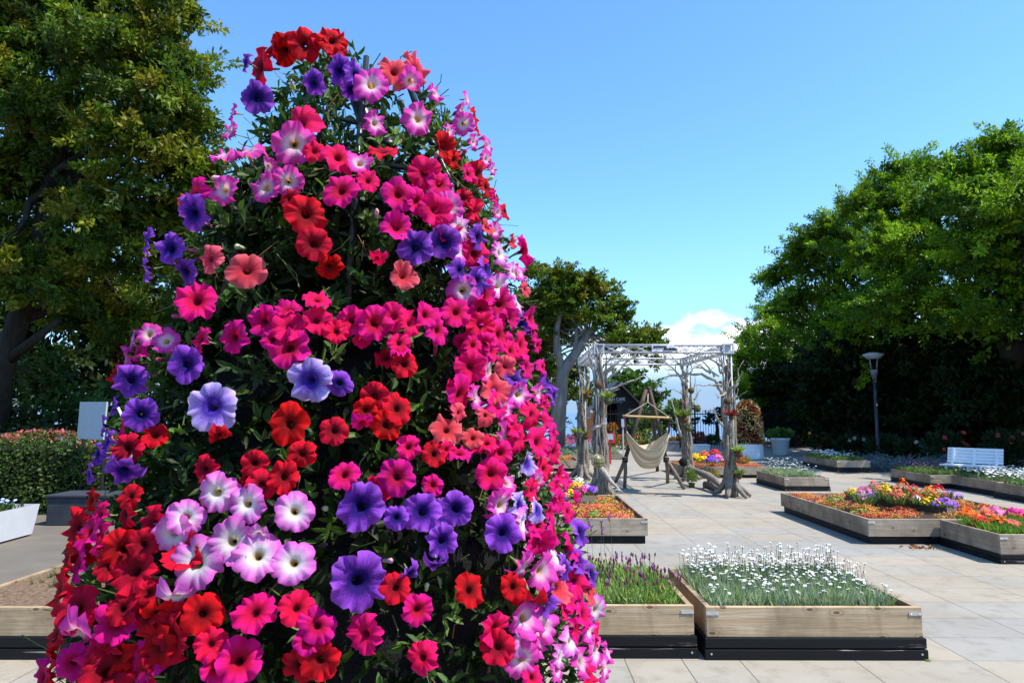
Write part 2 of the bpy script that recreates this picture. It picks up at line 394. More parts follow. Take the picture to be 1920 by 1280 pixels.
# ------------------------------------------------------------------ trees
def crown_leaves(lobes, clump_r, nclump, nleaf, L, Wd, cols, flat=.55, rng=rs, shell=.55, up=.5):
    """lobes: (centre, radius, vertical squash). Leaves in clumps spread through each lobe, most near its surface."""
    P = []; A = []; N = []; Ls = []; Ws = []; C = []
    for c, r, sq in lobes:
        k = max(3, int(nclump * r * r))
        d = unit(rng.normal(size=(k, 3))); wob = 1 + .16 * np.sin(d @ np.array([5.1, 3.3, 2.2]) * 1.7 + c[0] * 9) + .14 * np.sin(d @ np.array([-4.1, 6.3, 5.2]) * 1.9 + c[2] * 7); rr = r * wob * (shell + (1 - shell) * rng.rand(k) ** .6)
        cc = np.array(c) + d * rr[:, None] * np.array([1, 1, sq])
        for q in range(k):
            n = int(nleaf * rng.uniform(.6, 1.4)); cr = clump_r * rng.uniform(.6, 1.35)
            ax = unit(d[q] * np.array([1, 1, .6]) + rng.normal(size=3) * .5 + np.array([0, 0, .15])); tt = rng.rand(n)
            e = unit(rng.normal(size=(n, 3))); er = cr * .55 * rng.rand(n) ** .5 * (1 - .6 * tt)
            p = cc[q] + ax * (tt * cr * 1.9 - cr * .6)[:, None] + e * er[:, None] * np.array([1, 1, flat])
            out = unit(e * .7 + ax * .8)
            nn = unit(rng.normal(size=(n, 3)) * .55 + np.array([0, 0, up + .4]) + d[q] * .4)
            P.append(p); A.append(unit(out + rng.normal(size=(n, 3)) * .5)); N.append(nn)
            s = rng.uniform(.5, 1.45, n); Ls.append(L * s); Ws.append(Wd * s)
            base = np.array(cols[rng.randint(len(cols))]) * rng.uniform(.8, 1.2)
            C.append(np.clip(base * rng.uniform(.75, 1.25, (n, 1)), 0, 1))
    return [np.concatenate(x) for x in (P, A, N, Ls, Ws, C)]
def limb(mb, p, q, r0, r1, n=6, wig=.12, rng=random):
    p = Vector(p); q = Vector(q); L = (q - p).length
    pts = []; rad = []
    for i in range(n + 1):
        t = i / n; v = p.lerp(q, t)
        if 0 < i < n: v += Vector((rng.uniform(-1, 1), rng.uniform(-1, 1), rng.uniform(-.4, .8))) * wig * L * .5 * math.sin(math.pi * t)
        pts.append(v); rad.append(r0 + (r1 - r0) * t)
    mb.tube(pts, rad, 7, .06); return pts
def ragged(lobes, k, rng):
    out = list(lobes)
    for c, r, sq in lobes:
        for _ in range(k):
            d = unit(rng.normal(size=3)); d[2] = abs(d[2]) * .8 - .15
            out.append((tuple(np.array(c) + d * r * rng.uniform(.85, 1.12) * np.array([1, 1, sq])), r * rng.uniform(.18, .36), .6))
    return out
def inner_fill(lobes, L, dens, cols, rng=rs):
    out = [[], [], [], [], [], []]
    for c, r, sq in lobes:
        n = int(dens * r * r) + 20
        d = unit(rng.normal(size=(n, 3))); p = np.array(c) + d * (r * .82 * rng.rand(n) ** .4)[:, None] * np.array([1, 1, sq])
        k = (np.array(cols)[rng.randint(len(cols), size=n)]) * rng.uniform(.6, 1.0, (n, 1))  # inner leaves tinted darker, crown shade put into their colour
        for q, v in zip(out, (p, rng.normal(size=(n, 3)), rng.normal(size=(n, 3)), L * rng.uniform(.7, 1.3, n), L * .6 * rng.uniform(.7, 1.3, n), k)): q.append(v)
    return [np.concatenate(x) for x in out]
def pxlobes(L):
    return [(tuple(at(x, y, Y)), r * Y / F, sq) for x, y, r, Y, sq in L]
def tree(name, label, cat, base, lobes, trunk_r, fork, leafargs, bark='bark', group=None, limbs=True, paths=None, shrub=False):
    t = thing(name, label, cat, base, group)
    la = dict(leafargs); fd = la.pop('fill', 150); fs_ = la.pop('fsize', 2.2); lsc = la.pop('lsc', 1)
    rg = la.pop('rag', 0); lb2 = ragged(lobes, rg, np.random.RandomState(int(abs(base[0] * 31 + base[1] * 7)) % 9999)) if rg else lobes
    parts = [crown_leaves(lb2, **la), inner_fill(lobes, la['L'] * fs_, fd, la['cols'])]
    P, A, N, L, Wd, C = [np.concatenate([a, b]) for a, b in zip(*parts)]
    leaf_mesh('crown' if not shrub else 'foliage', M['leaf'], t, P, A, N, L, Wd, C)
    mb = MB(); rng = random.Random(len(name) + int(abs(base[0]) * 10))
    f = Vector(fork)
    if paths:
        for pts, rad in paths: mb.tube(pts, rad, 8, .05, rng)
    else:
        limb(mb, base, f, trunk_r * 1.25, trunk_r * .8, 6, .05, rng)
    if limbs:
        for c, r, sq in lobes:
            e = limb(mb, f, Vector(c) + Vector((0, 0, -r * .2)), trunk_r * .5 * lsc, trunk_r * .12 * lsc, 6, .14, rng)
            for _ in range(3):
                i = rng.randint(3, 5)
                d = Vector((rng.uniform(-1, 1), rng.uniform(-1, 1), rng.uniform(-.2, .8))).normalized()
                limb(mb, e[i], Vector(c) + d * r * .8, trunk_r * .16 * lsc, trunk_r * .03 * lsc, 4, .15, rng)
    mb.build('trunk' if not shrub else 'stem', M[bark], t, smooth=True)
    return t
LA_near = dict(clump_r=.36, nclump=50, nleaf=120, L=.105, Wd=.048, fill=260, lsc=.6, cols=[(.14, .20, .014), (.19, .215, .015), (.09, .155, .014), (.20, .18, .016), (.07, .12, .014), (.045, .08, .012)], flat=.7, shell=.3, up=.2, rag=5)
big = pxlobes([(60, 40, 130, 13, .8), (190, -20, 130, 13, .8), (290, 30, 75, 12.4, .9), (200, 120, 110, 12.2, .8), (325, 130, 55, 12.6, .9), (290, 190, 75, 12, .9), (355, 225, 48, 12.4, 1),
               (250, 290, 90, 11.9, .8), (350, 310, 62, 12.4, .9), (385, 380, 40, 12.8, 1), (330, 390, 70, 12.6, .9), (120, 230, 100, 12.6, .7), (20, 170, 95, 12.6, .8), (190, 400, 90, 12.6, .7), (280, 480, 80, 13, .7),
               (60, 330, 90, 13.6, .7), (110, 470, 90, 14, .6), (350, 480, 60, 13.6, .8), (10, 500, 80, 12.4, .8), (90, 530, 70, 12.6, .7), (150, 560, 90, 14.6, .7), (250, 600, 70, 14.6, .7), (-60, 120, 130, 13, .8), (-80, 360, 120, 13, .7), (200, -160, 130, 13, .8), (20, -160, 150, 13.5, .8), (300, -90, 85, 13, .9), (-140, -60, 150, 13.5, .8)])
tree('evergreen_tree', 'huge broadleaf evergreen with yellowish new leaves towering over the hedge beside the flower pyramid', 'tree', tuple(gnd(18, 905)),
     big, .30, tuple(at(95, 330, 13)), LA_near,
     paths=[([gnd(-20, 905), at(0, 700, 13.2), at(35, 600, 13.2), at(70, 480, 13.2), at(95, 330, 13)], [.27, .22, .19, .17, .14]),
            ([at(35, 600, 13.2), at(80, 585, 13.4), at(150, 540, 13.8)], [.12, .1, .05]), ([at(8, 680, 13.2), at(60, 640, 13), at(110, 600, 12.8)], [.12, .09, .05])])
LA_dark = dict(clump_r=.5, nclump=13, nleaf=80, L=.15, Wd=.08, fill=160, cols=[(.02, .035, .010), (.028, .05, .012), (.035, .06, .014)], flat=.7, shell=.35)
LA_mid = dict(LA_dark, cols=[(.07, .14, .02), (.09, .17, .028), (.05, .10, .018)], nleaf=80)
bk = lambda L: pxlobes(L)
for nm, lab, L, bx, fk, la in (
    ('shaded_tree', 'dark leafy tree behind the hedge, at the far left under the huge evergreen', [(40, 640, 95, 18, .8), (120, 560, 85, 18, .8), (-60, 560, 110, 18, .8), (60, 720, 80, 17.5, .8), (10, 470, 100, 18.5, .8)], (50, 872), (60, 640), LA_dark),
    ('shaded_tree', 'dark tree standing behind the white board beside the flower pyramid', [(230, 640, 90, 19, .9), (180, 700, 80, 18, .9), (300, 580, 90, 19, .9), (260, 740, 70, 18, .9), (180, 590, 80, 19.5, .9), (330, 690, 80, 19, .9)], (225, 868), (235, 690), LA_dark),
    ('shaded_tree', 'dark tree mostly hidden by the petunia pyramid, its unseen front crown added to shade the left', [(420, 560, 110, 22, .9), (460, 680, 100, 22, .9), (560, 620, 110, 22, .9), (680, 620, 110, 23, .9), (800, 620, 110, 23, .9), (880, 660, 90, 24, .9), (570, 300, 80, 15, .9), (600, 420, 100, 15, .9), (500, 440, 90, 14.5, .9), (470, 560, 90, 15, .9), (570, 540, 100, 14.5, .9), (650, 330, 90, 15, .9), (690, 470, 100, 16, .9)], (520, 860), (520, 690), LA_dark)):  # nearer lobes added unseen behind the tower to shade the left background
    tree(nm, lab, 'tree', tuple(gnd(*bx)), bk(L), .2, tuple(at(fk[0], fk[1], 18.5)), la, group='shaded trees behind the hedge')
tree('leafy_shrub', 'green shrub catching dappled sun behind the azalea hedge', 'shrub', tuple(gnd(110, 880)), pxlobes([(100, 690, 45, 15, .9), (80, 740, 50, 14.6, .8), (130, 770, 40, 14.4, .7)]), .05, tuple(at(95, 740, 15)), dict(LA_mid, nclump=18, L=.11, Wd=.06), shrub=True)
tree('leafy_shrub', 'small light green shrub just behind the white board', 'shrub', tuple(gnd(215, 885)), pxlobes([(205, 740, 28, 14, .8), (225, 790, 40, 13.5, .7), (190, 770, 30, 13.6, .7)]), .05, tuple(at(205, 790, 13.6)), dict(LA_mid, nclump=20, L=.1, Wd=.055), shrub=True)
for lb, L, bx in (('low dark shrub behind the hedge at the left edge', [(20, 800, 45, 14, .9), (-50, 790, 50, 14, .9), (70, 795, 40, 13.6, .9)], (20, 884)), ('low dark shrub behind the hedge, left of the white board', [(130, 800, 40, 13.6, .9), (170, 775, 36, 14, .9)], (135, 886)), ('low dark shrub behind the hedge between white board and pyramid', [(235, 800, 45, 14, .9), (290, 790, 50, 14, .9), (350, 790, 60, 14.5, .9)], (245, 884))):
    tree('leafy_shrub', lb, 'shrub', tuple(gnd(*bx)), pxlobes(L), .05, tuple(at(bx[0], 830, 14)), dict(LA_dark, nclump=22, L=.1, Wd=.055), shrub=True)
tree('red_maple', 'small red leaved maple in the shade between the white board and the pyramid', 'tree', tuple(gnd(228, 880)), pxlobes([(225, 655, 26, 14.5, .7), (245, 690, 22, 14.2, .7)]), .05, tuple(at(232, 720, 14.5)), dict(LA_dark, nclump=24, L=.09, Wd=.05, cols=[(.16, .025, .02), (.10, .03, .02)]))
# palm
pb = gnd(12, 895)
pm = thing('cycad_palm', 'feathery palm with arching fronds at the left edge under the evergreen', 'palm', tuple(pb))
pt = at(5, 700, 14.4)
mb = MB(); mb.tube([pb, pb.lerp(pt, .5), pt], [.16, .14, .13], 10, .1); mb.build('trunk', M['bark'], pm, True)
for k in range(16):
    a = k * 2.399; mb = MB(); mb.c = (.07 + .03 * random.random(), .10, .025)
    d = Vector((math.cos(a), math.sin(a), 0)); el = random.uniform(.1, 1.0); pts = []
    for i in range(9):
        t = i / 8; pts.append(pt + d * (1.25 * t) + Vector((0, 0, el * t * 1.1 - .95 * t * t)))
    mb.tube(pts, [.012 * (1 - i / 10) for i in range(9)], 4)
    for i in range(1, 9):
        for sd in (-1, 1):
            for q in range(3):
                p = pts[i - 1].lerp(pts[i], q / 3); tg = (pts[i] - pts[i - 1]).normalized(); s_ = tg.cross(Vector((0, 0, 1))).normalized() * sd
                mb.blade(p, tg * .7 + s_ + Vector((0, 0, .15)), .32 * (1 - i / 12), .03)
    mb.build('frond', M['plant'], pm)
# central pale-barked tree with umbrella crown
cl = pxlobes([(1000, 506, 22, 23, .7), (1055, 520, 30, 22, .6), (1095, 528, 32, 22, .6), (1130, 548, 30, 22, .6), (1160, 572, 22, 21.6, .6), (1172, 592, 18, 21.6, .6), (1060, 562, 42, 22, .55), (1010, 560, 40, 22.5, .6), (1120, 590, 34, 21.5, .55),
              (1020, 610, 38, 22.5, .6), (985, 585, 40, 23, .7), (1150, 618, 20, 22, .5), (1180, 630, 30, 21, .5), (1215, 628, 26, 21, .5), (1235, 642, 14, 21, .5), (1090, 640, 22, 23, .6), (1000, 655, 35, 23.5, .7), (1060, 598, 30, 22.5, .6), (1230, 675, 10, 21, .5), (1000, 640, 40, 23.6, .7), (985, 690, 36, 24, .7), (1020, 690, 26, 24, .7), (1140, 650, 16, 22.4, .5), (1200, 655, 16, 21, .5)])
Yt = 22
tree('umbrella_tree', 'tall tree with smooth pale trunk and flat topped clumpy crown behind the driftwood pergola', 'tree', tuple(gnd(1046, 853)), cl, .16, tuple(at(1100, 630, Yt)),
     dict(clump_r=.26, nclump=130, nleaf=80, L=.10, Wd=.05, fill=200, lsc=.5, cols=[(.11, .18, .014), (.15, .22, .016), (.07, .125, .014), (.18, .17, .018)], flat=.55, shell=.5, up=.3), bark='pale_bark',
     paths=[([gnd(1044, 853), at(1046, 790, Yt), at(1050, 740, Yt), at(1056, 695, Yt), at(1078, 665, Yt), at(1100, 630, Yt), at(1125, 600, Yt)], [.30, .25, .22, .20, .16, .13, .07]),
            ([at(1055, 697, Yt), at(1045, 660, Yt), at(1043, 620, Yt), at(1050, 590, Yt), at(1062, 565, Yt)], [.14, .12, .10, .08, .05]),
            ([at(1077, 668, Yt), at(1082, 630, Yt), at(1080, 605, Yt), at(1060, 585, Yt), at(1040, 560, Yt)], [.09, .08, .06, .05, .03]),
            ([at(1100, 630, Yt), at(1140, 632, Yt - .5), at(1190, 640, Yt - 1)], [.06, .04, .02]), ([at(1100, 630, Yt), at(1095, 590, Yt), at(1105, 545, Yt)], [.06, .04, .02])])
tree('background_tree', 'dark green tree directly behind the pale trunk of the umbrella tree', 'tree', tuple(gnd(1000, 838)), pxlobes([(1000, 690, 50, 27, .8), (1050, 730, 42, 27, .8), (1085, 690, 30, 27, .8), (960, 740, 60, 27, .8), (1030, 770, 35, 26.5, .8), (1095, 740, 28, 26, .8)]), .15, tuple(at(1000, 760, 27)),
     dict(LA_dark, cols=[(.08, .13, .02), (.12, .16, .022), (.05, .09, .016)], nclump=14, nleaf=80, L=.15, Wd=.075), group='trees behind the plaza')
tree('background_tree', 'bright green rounded tree rising behind the cafe roof', 'tree', tuple(gnd(1178, 815)), pxlobes([(1180, 715, 30, 42, .7), (1158, 718, 24, 42, .6), (1208, 730, 26, 42, .7), (1200, 750, 22, 41.5, .7), (1225, 748, 14, 41.5, .7), (1192, 770, 20, 41.5, .8)]), .2, tuple(at(1180, 760, 42)),
     dict(LA_dark, cols=[(.06, .13, .018), (.08, .16, .02), (.045, .10, .016)], clump_r=.6, nclump=9, nleaf=90, L=.22, Wd=.11), group='trees behind the plaza')
tree('background_tree', 'bright green bushy tree behind the hammock, right of the cafe', 'tree', tuple(gnd(1245, 828)), pxlobes([(1245, 785, 28, 31, .8), (1270, 765, 20, 32, .8), (1220, 790, 24, 30, .8), (1285, 790, 18, 31, .8), (1200, 800, 18, 29.5, .8)]), .12, tuple(at(1245, 800, 31)),
     dict(LA_dark, cols=[(.06, .14, .018), (.09, .17, .025), (.045, .10, .016)], clump_r=.35, nclump=26, nleaf=70, L=.15, Wd=.08), group='trees behind the plaza')
tree('pine_tree', 'small dark windswept pine seen through the black railing', 'tree', tuple(gnd(1345, 828)), pxlobes([(1335, 782, 11, 33, .5), (1350, 770, 10, 33, .5), (1328, 790, 8, 33, .5), (1352, 785, 10, 33, .5)]), .09, tuple(at(1344, 795, 33)),
     dict(LA_dark, clump_r=.2, nclump=60, nleaf=50, L=.10, Wd=.03))
# right hand wood: individual big trees
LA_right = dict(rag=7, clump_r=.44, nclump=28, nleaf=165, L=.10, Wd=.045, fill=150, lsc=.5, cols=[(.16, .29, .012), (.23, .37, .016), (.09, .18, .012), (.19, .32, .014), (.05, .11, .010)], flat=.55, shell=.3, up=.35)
LA_rdark = dict(LA_right, cols=[(.016, .032, .008), (.022, .042, .010)], nclump=14, fill=170, L=.17, Wd=.09)  # dark copy of LA_right: shade under the wood put into leaf colour
def rt(lab, L, bx, fk, Yf, la=LA_right, r=.28):
    vr = random.Random(int(bx[0])); L = [(x, y, q, Y_ + vr.uniform(-1.2, 1.2), min(1, k * vr.uniform(1.15, 1.6))) for x, y, q, Y_, k in L]
    tree('broadleaf_tree', lab, 'tree', tuple(gnd(*bx)), pxlobes(L), r, tuple(at(fk[0], fk[1], Yf)), la, group='broadleaf trees on the right')
rt('lowest broadleaf tree at the left end of the right-hand wood, nearest the cloud', [(1412, 640, 30, 30, .7), (1450, 625, 34, 30, .7), (1398, 675, 24, 29.5, .6), (1440, 690, 46, 30, .7), (1402, 712, 24, 29.6, .6), (1450, 590, 30, 31, .8), (1500, 660, 55, 30, .8), (1430, 742, 24, 29.6, .6), (1490, 720, 40, 30, .7), (1392, 735, 14, 29.5, .5)], (1468, 835), (1460, 740), 30)
rt('broadleaf tree second from the left in the right-hand wood, its branch tip overhanging left', [(1462, 516, 34, 25, .55), (1498, 478, 38, 25, .6), (1540, 445, 42, 25, .6), (1540, 500, 55, 24, .6), (1480, 560, 35, 26, .6), (1520, 580, 60, 26, .7), (1590, 420, 44, 25, .7), (1600, 480, 65, 24, .6), (1600, 560, 70, 24, .6), (1560, 640, 70, 25.5, .7)], (1560, 846), (1560, 660), 26)
rt('broadleaf tree behind the grey street lamp, crown rising to three pale tufts', [(1615, 382, 32, 22, .7), (1650, 360, 38, 22, .7), (1705, 330, 42, 22, .7), (1755, 318, 34, 22, .8), (1690, 400, 75, 21, .6), (1770, 380, 65, 21, .6), (1660, 470, 75, 20.5, .55), (1750, 470, 85, 20.5, .55), (1690, 560, 85, 20.5, .55), (1640, 640, 90, 22, .7), (1770, 600, 90, 21.5, .6)], (1690, 850), (1690, 640), 22)
rt('tallest broadleaf tree at the right edge, a bare twig tip pointing left at its top', [(1822, 325, 36, 18.5, .7), (1872, 272, 10, 18, .5), (1896, 285, 14, 18, .5), (1880, 335, 48, 18, .7), (1940, 325, 52, 18, .7), (1850, 380, 75, 17.5, .6), (1930, 390, 85, 17, .6), (1840, 480, 85, 17, .55), (1930, 500, 90, 16.5, .55), (1860, 590, 95, 17, .6), (2040, 380, 120, 17, .7), (2060, 540, 120, 16.5, .6)], (1900, 860), (1900, 640), 18, r=.34)
rt('broadleaf tree just outside the right edge shading the bench', [(2200, 420, 150, 16, .7), (2180, 560, 140, 15.5, .6), (2330, 480, 160, 15, .7), (2100, 640, 120, 16, .6), (2300, 640, 140, 15, .6)], (2200, 880), (2200, 650), 16)
def wl(L): return [((x, y, z), r, sq) for x, y, z, r, sq in L]
for lab, L, bx in (('broadleaf tree outside the right edge casting shade over the bench', [(13.2, 12.6, 6.0, 1.5, .7), (14.6, 14.2, 6.8, 1.9, .7), (16.6, 12.4, 6.6, 2.0, .7), (15.2, 16.4, 7.2, 2.0, .7), (17.6, 15.2, 7.6, 2.2, .7), (13.6, 14.4, 5.2, 1.4, .6), (16, 11, 6, 1.6, .7)], (15.6, 14)),
                   ('broadleaf tree outside the right edge casting shade over the street lamp', [(16.6, 18.2, 7.4, 2.0, .7), (18.5, 19.6, 8.2, 2.3, .7), (20.5, 17.6, 8.0, 2.3, .7), (17.5, 21.4, 7.6, 2.0, .7), (20.5, 21, 8.4, 2.3, .7), (16.0, 19.8, 5.6, 1.5, .7)], (18.6, 19)),
                   ('broadleaf tree outside the right edge casting shade over the black fence', [(20, 24.5, 8.2, 2.4, .7), (22.5, 23.4, 8.6, 2.4, .7), (18.4, 25.4, 7.6, 2.0, .7), (23, 26, 8.4, 2.4, .7), (17.8, 23.6, 7.6, 1.8, .7)], (21, 24.6))):
    tree('broadleaf_tree', lab, 'tree', (*bx, 0), wl(L), .26, (*bx, 4.2), dict(LA_right, nclump=14), group='broadleaf trees on the right')
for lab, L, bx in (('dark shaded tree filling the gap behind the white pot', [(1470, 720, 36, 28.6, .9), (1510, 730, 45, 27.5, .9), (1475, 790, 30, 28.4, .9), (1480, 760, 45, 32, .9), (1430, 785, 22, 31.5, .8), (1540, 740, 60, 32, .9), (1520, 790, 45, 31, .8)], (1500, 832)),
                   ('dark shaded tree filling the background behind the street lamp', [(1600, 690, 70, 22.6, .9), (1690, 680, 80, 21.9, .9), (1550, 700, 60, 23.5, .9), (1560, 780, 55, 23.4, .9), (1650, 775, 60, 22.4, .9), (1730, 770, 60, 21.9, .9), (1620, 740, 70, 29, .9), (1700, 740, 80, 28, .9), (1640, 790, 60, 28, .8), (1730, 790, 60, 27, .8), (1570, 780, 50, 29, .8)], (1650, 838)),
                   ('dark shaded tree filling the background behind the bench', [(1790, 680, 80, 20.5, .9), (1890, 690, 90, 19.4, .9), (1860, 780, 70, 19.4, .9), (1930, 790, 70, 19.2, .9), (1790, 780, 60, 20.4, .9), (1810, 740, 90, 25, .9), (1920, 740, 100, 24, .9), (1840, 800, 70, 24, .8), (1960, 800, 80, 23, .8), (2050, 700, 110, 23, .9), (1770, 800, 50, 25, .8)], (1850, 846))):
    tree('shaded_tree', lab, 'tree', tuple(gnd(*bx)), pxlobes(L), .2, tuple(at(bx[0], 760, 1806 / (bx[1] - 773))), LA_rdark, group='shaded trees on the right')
# ------------------------------------------------------------------ fences
fn = thing('railing', 'tall black iron railing with thin upright bars between the pergola and the sea', 'fence', (6.6, 27.5, 0))
mb = MB(); x = 3.2
while x < 11.2:
    mb.tube([(x, 27.5, 0), (x, 27.5, 1.5 + .02 * (int(x * 9) % 2))], .011, 5); x += .105
mb.build('bars', M['black_metal'], fn)
mb = MB()
for z in (.2, 1.32): mb.box((3.1, 27.48, z), (11.25, 27.52, z + .04))
mb.build('rail', M['black_metal'], fn)
for x in (3.1, 5.1, 7.1, 9.1, 11.1):
    mb = MB(); mb.box((x - .03, 27.54, 0), (x + .03, 27.6, 1.62)); mb.build('post', M['black_metal'], fn)
fn = thing('board_fence', 'tall black boarded fence in deep shade under the trees on the right', 'fence', (16, 26.6, 0))
mb = MB(); x = 11.4
while x < 24: mb.box((x, 26.6, .05), (x + .18, 26.63, 1.5)); x += .19
mb.build('boards', M['black_metal'], fn)
for i in range(7):
    mb = MB(); mb.box((11.4 + i * 2.05, 26.64, 0), (11.5 + i * 2.05, 26.74, 1.6)); mb.build('post', M['black_metal'], fn)
# ------------------------------------------------------------------ cafe
def cafe():
    Y = 36.0
    X = lambda px: at(px, 773, Y).x
    Z = lambda py: at(1150, py, Y).z
    c = thing('cafe_hut', 'dark gabled cafe hut with white lettering and a bright see-through doorway', 'building', (X(1150), Y, 0))
    x0, x1 = X(1110), X(1207); d0, d1 = X(1133), X(1156.5); zt = Z(757); ze = Z(770)
    xr, zr = X(1158), Z(719)
    mb = MB()
    for yy in (Y, Y + 4):
        mb.box((x0, yy, 0), (d0, yy + .15, ze)); mb.box((d1, yy, 0), (x1, yy + .15, ze)); mb.box((d0, yy, zt), (d1, yy + .15, ze))
        mb.add([(x0, yy, ze), (x1, yy, ze), (xr, yy, zr), (x0, yy + .15, ze), (x1, yy + .15, ze), (xr, yy + .15, zr)], [(0, 1, 2), (3, 5, 4), (1, 4, 5, 2), (0, 2, 5, 3)])
    mb.box((x0, Y + .152, 0), (x0 + .15, Y + 3.998, ze)); mb.box((x1 - .15, Y + .152, 0), (x1, Y + 3.998, ze))
    mb.build('wall', M['cafe'], c)
    mb = MB(); ov = .5
    for sx, xe in ((-1, x0), (1, x1)):
        dx = xe - xr; sl_ = (ze - zr) / dx; xo = xe + sx * ov; zo = zr + sl_ * (xo - xr)
        mb.add([(xr, Y - ov, zr + .03), (xo, Y - ov, zo + .03), (xo, Y + 4.5, zo + .03), (xr, Y + 4.5, zr + .03), (xr, Y - ov, zr + .15), (xo, Y - ov, zo + .15), (xo, Y + 4.5, zo + .15), (xr, Y + 4.5, zr + .15)],
               [(0, 3, 2, 1), (4, 5, 6, 7), (0, 1, 5, 4), (1, 2, 6, 5), (2, 3, 7, 6)])
    mb.build('roof', M['roof'], c)
    mb = MB()
    for xx in (d0 - .04, (d0 + d1) / 2 - .02, d1): mb.box((xx, Y - .03, 0), (xx + .04, Y - .003, zt))
    mb.box((d0, Y - .03, zt), (d1, Y - .003, zt + .05)); mb.build('door_frame', M['black_metal'], c)
    mb = MB(); wx = X(1178)
    mb.box((wx, Y - .04, Z(792)), (wx + .7, Y - .003, Z(766))); mb.build('window', M['lampgrey'], c)
    return c, X, Z, Y
CAFE, cX, cZ, cY = cafe()
def text(name, s, size, loc, m, parent, ext=.004, rot=(R(90), 0, 0), sx=1, bold=0):
    cu = bpy.data.curves.new(name, 'FONT'); cu.body = s; cu.size = size; cu.extrude = ext; cu.align_x = 'LEFT'; cu.offset = bold
    o = bpy.data.objects.new(name, cu); COL.objects.link(o)
    dg = bpy.context.evaluated_depsgraph_get(); me = bpy.data.meshes.new_from_object(o.evaluated_get(dg))
    bpy.data.objects.remove(o); me.materials.clear(); me.materials.append(m)
    o = link(name, me, parent); mm = Matrix.Translation(Vector(loc) - (origin(parent) if parent else Vector())) @ Euler(rot).to_matrix().to_4x4() @ Matrix.Diagonal((sx, 1, 1, 1))
    me.transform(mm); return o
text('sign_lettering', 'N CAFE', .235, (cX(1147.6), cY - .02, cZ(751)), M['signwhite'], CAFE, bold=.006, sx=.86)
text('sign_lettering', 'Enoshima Tokyo', .085, (cX(1147.6), cY - .02, cZ(754.6)), M['signwhite'], CAFE, sx=.95)
mb = MB(); xx = cX(1066); mb.box((xx, 30, 0), (xx + .62, 30.3, 1.4)); mb.box((xx, 29.97, .1), (xx + .62, 29.998, 1.3))
tag(mb.build('rusty_panel', M['rust']), 'rust brown panel standing behind the pale tree trunk', 'panel')
# ------------------------------------------------------------------ planters
def bed(name, label, x0, x1, y0, y1, zt, zp, style='w', inset=.035, cat='planter', group=None, base_in=0, soil='soil', bz=.0, brackets=True):
    """Wooden raised bed: four boards on a lower base, filled with soil."""
    y0, y1, x0, x1 = YX(y0), YX(y1), x0 * 1.005, x1 * 1.005
    t = thing(name, label, cat, ((x0 + x1) / 2, (y0 + y1) / 2, 0), group)
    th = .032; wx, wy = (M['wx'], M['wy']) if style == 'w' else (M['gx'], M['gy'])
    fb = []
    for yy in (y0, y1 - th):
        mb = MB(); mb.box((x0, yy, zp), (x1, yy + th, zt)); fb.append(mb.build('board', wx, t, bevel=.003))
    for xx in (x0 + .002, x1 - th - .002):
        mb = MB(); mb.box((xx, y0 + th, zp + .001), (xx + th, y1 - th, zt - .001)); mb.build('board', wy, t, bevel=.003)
    bi = base_in
    if bi <= 0:
        mb = MB(); e = -bi; h = zp - bz
        for a, b2 in ((bz, bz + h * .47), (bz + h * .53, zp - .002)):
            k = .004 if a == bz else 0
            mb.box((x0 - e - k, y0 - e - k, a), (x1 + e + k, y0 + .03, b2)); mb.box((x0 - e, y1 - .03, a), (x1 + e, y1 + e, b2))
            mb.box((x0 - e, y0 + .031, a), (x0 + .03, y1 - .031, b2)); mb.box((x1 - .03, y0 + .031, a), (x1 + e, y1 - .031, b2))
        mb.box((x0 + .02, y0 + .02, bz + h * .3), (x1 - .02, y1 - .02, zp - .02))
        ba_ = mb.build('base', M['black_x'], t, bevel=.003)
        mb = MB()
        for xx in (x0 + .02, x1 - .02): mb.tube([(xx, y0 - e - .004, bz + h * .28), (xx, y0 - e - .0065, bz + h * .28)], .006, 8)
        mb.build('screws', M['screw'], ba_)
    else:
        mb = MB(); mb.box((x0 + bi, y0 + bi, bz), (x1 - bi, y1 - bi, zp - .002)); mb.build('base', M['bx'] if style == 'w' else M['black_x'], t, bevel=.003)
    mb = MB(); n = 10
    vs = []; fs = []
    for i in range(n + 1):
        for j in range(n + 1):
            e = i in (0, n) or j in (0, n)
            vs.append((x0 + th + (x1 - x0 - 2 * th) * i / n, y0 + th + (y1 - y0 - 2 * th) * j / n, zt - inset + (0 if e else random.uniform(-.01, .015))))
    for i in range(n):
        for j in range(n): fs.append((i * (n + 1) + j, (i + 1) * (n + 1) + j, (i + 1) * (n + 1) + j + 1, i * (n + 1) + j + 1))
    mb.add(vs, fs); mb.build('soil', M[soil], t, True)
    if brackets:
        for xx in (x0, x1 - .075):
            mb = MB(); mb.box((xx, y0 - .004, zt - .045), (xx + .075, y0 - .0005, zt - .025))
            for q in (.012, .06): mb.lathe((xx + q, y0 - .005, zt - .035), [(.004, 0), (.003, .001)], 6)
            mb.build('bracket', M['screw'], fb[0])
    return t
G_FRONT = 'wooden planters on the plaza'
bed('planter_box', 'weathered wooden planter of white daisies on a black base, in the right foreground', 1.085, 2.315, 3.92, 4.90, .288, .121, group=G_FRONT, base_in=-.012)
bed('planter_box', 'weathered wooden planter of purple lavender on a black base, just right of the flower pyramid', -.215, 1.02, 3.94, 4.92, .29, .124, group=G_FRONT, base_in=-.012)
bed('planter_box', 'wooden planter with dry mulch and few daisies at the lower left, half behind the pyramid', -3.36, -2.1, 3.9, 5.2, .285, .125, group=G_FRONT, base_in=-.012, soil='bark_mulch', inset=.012)
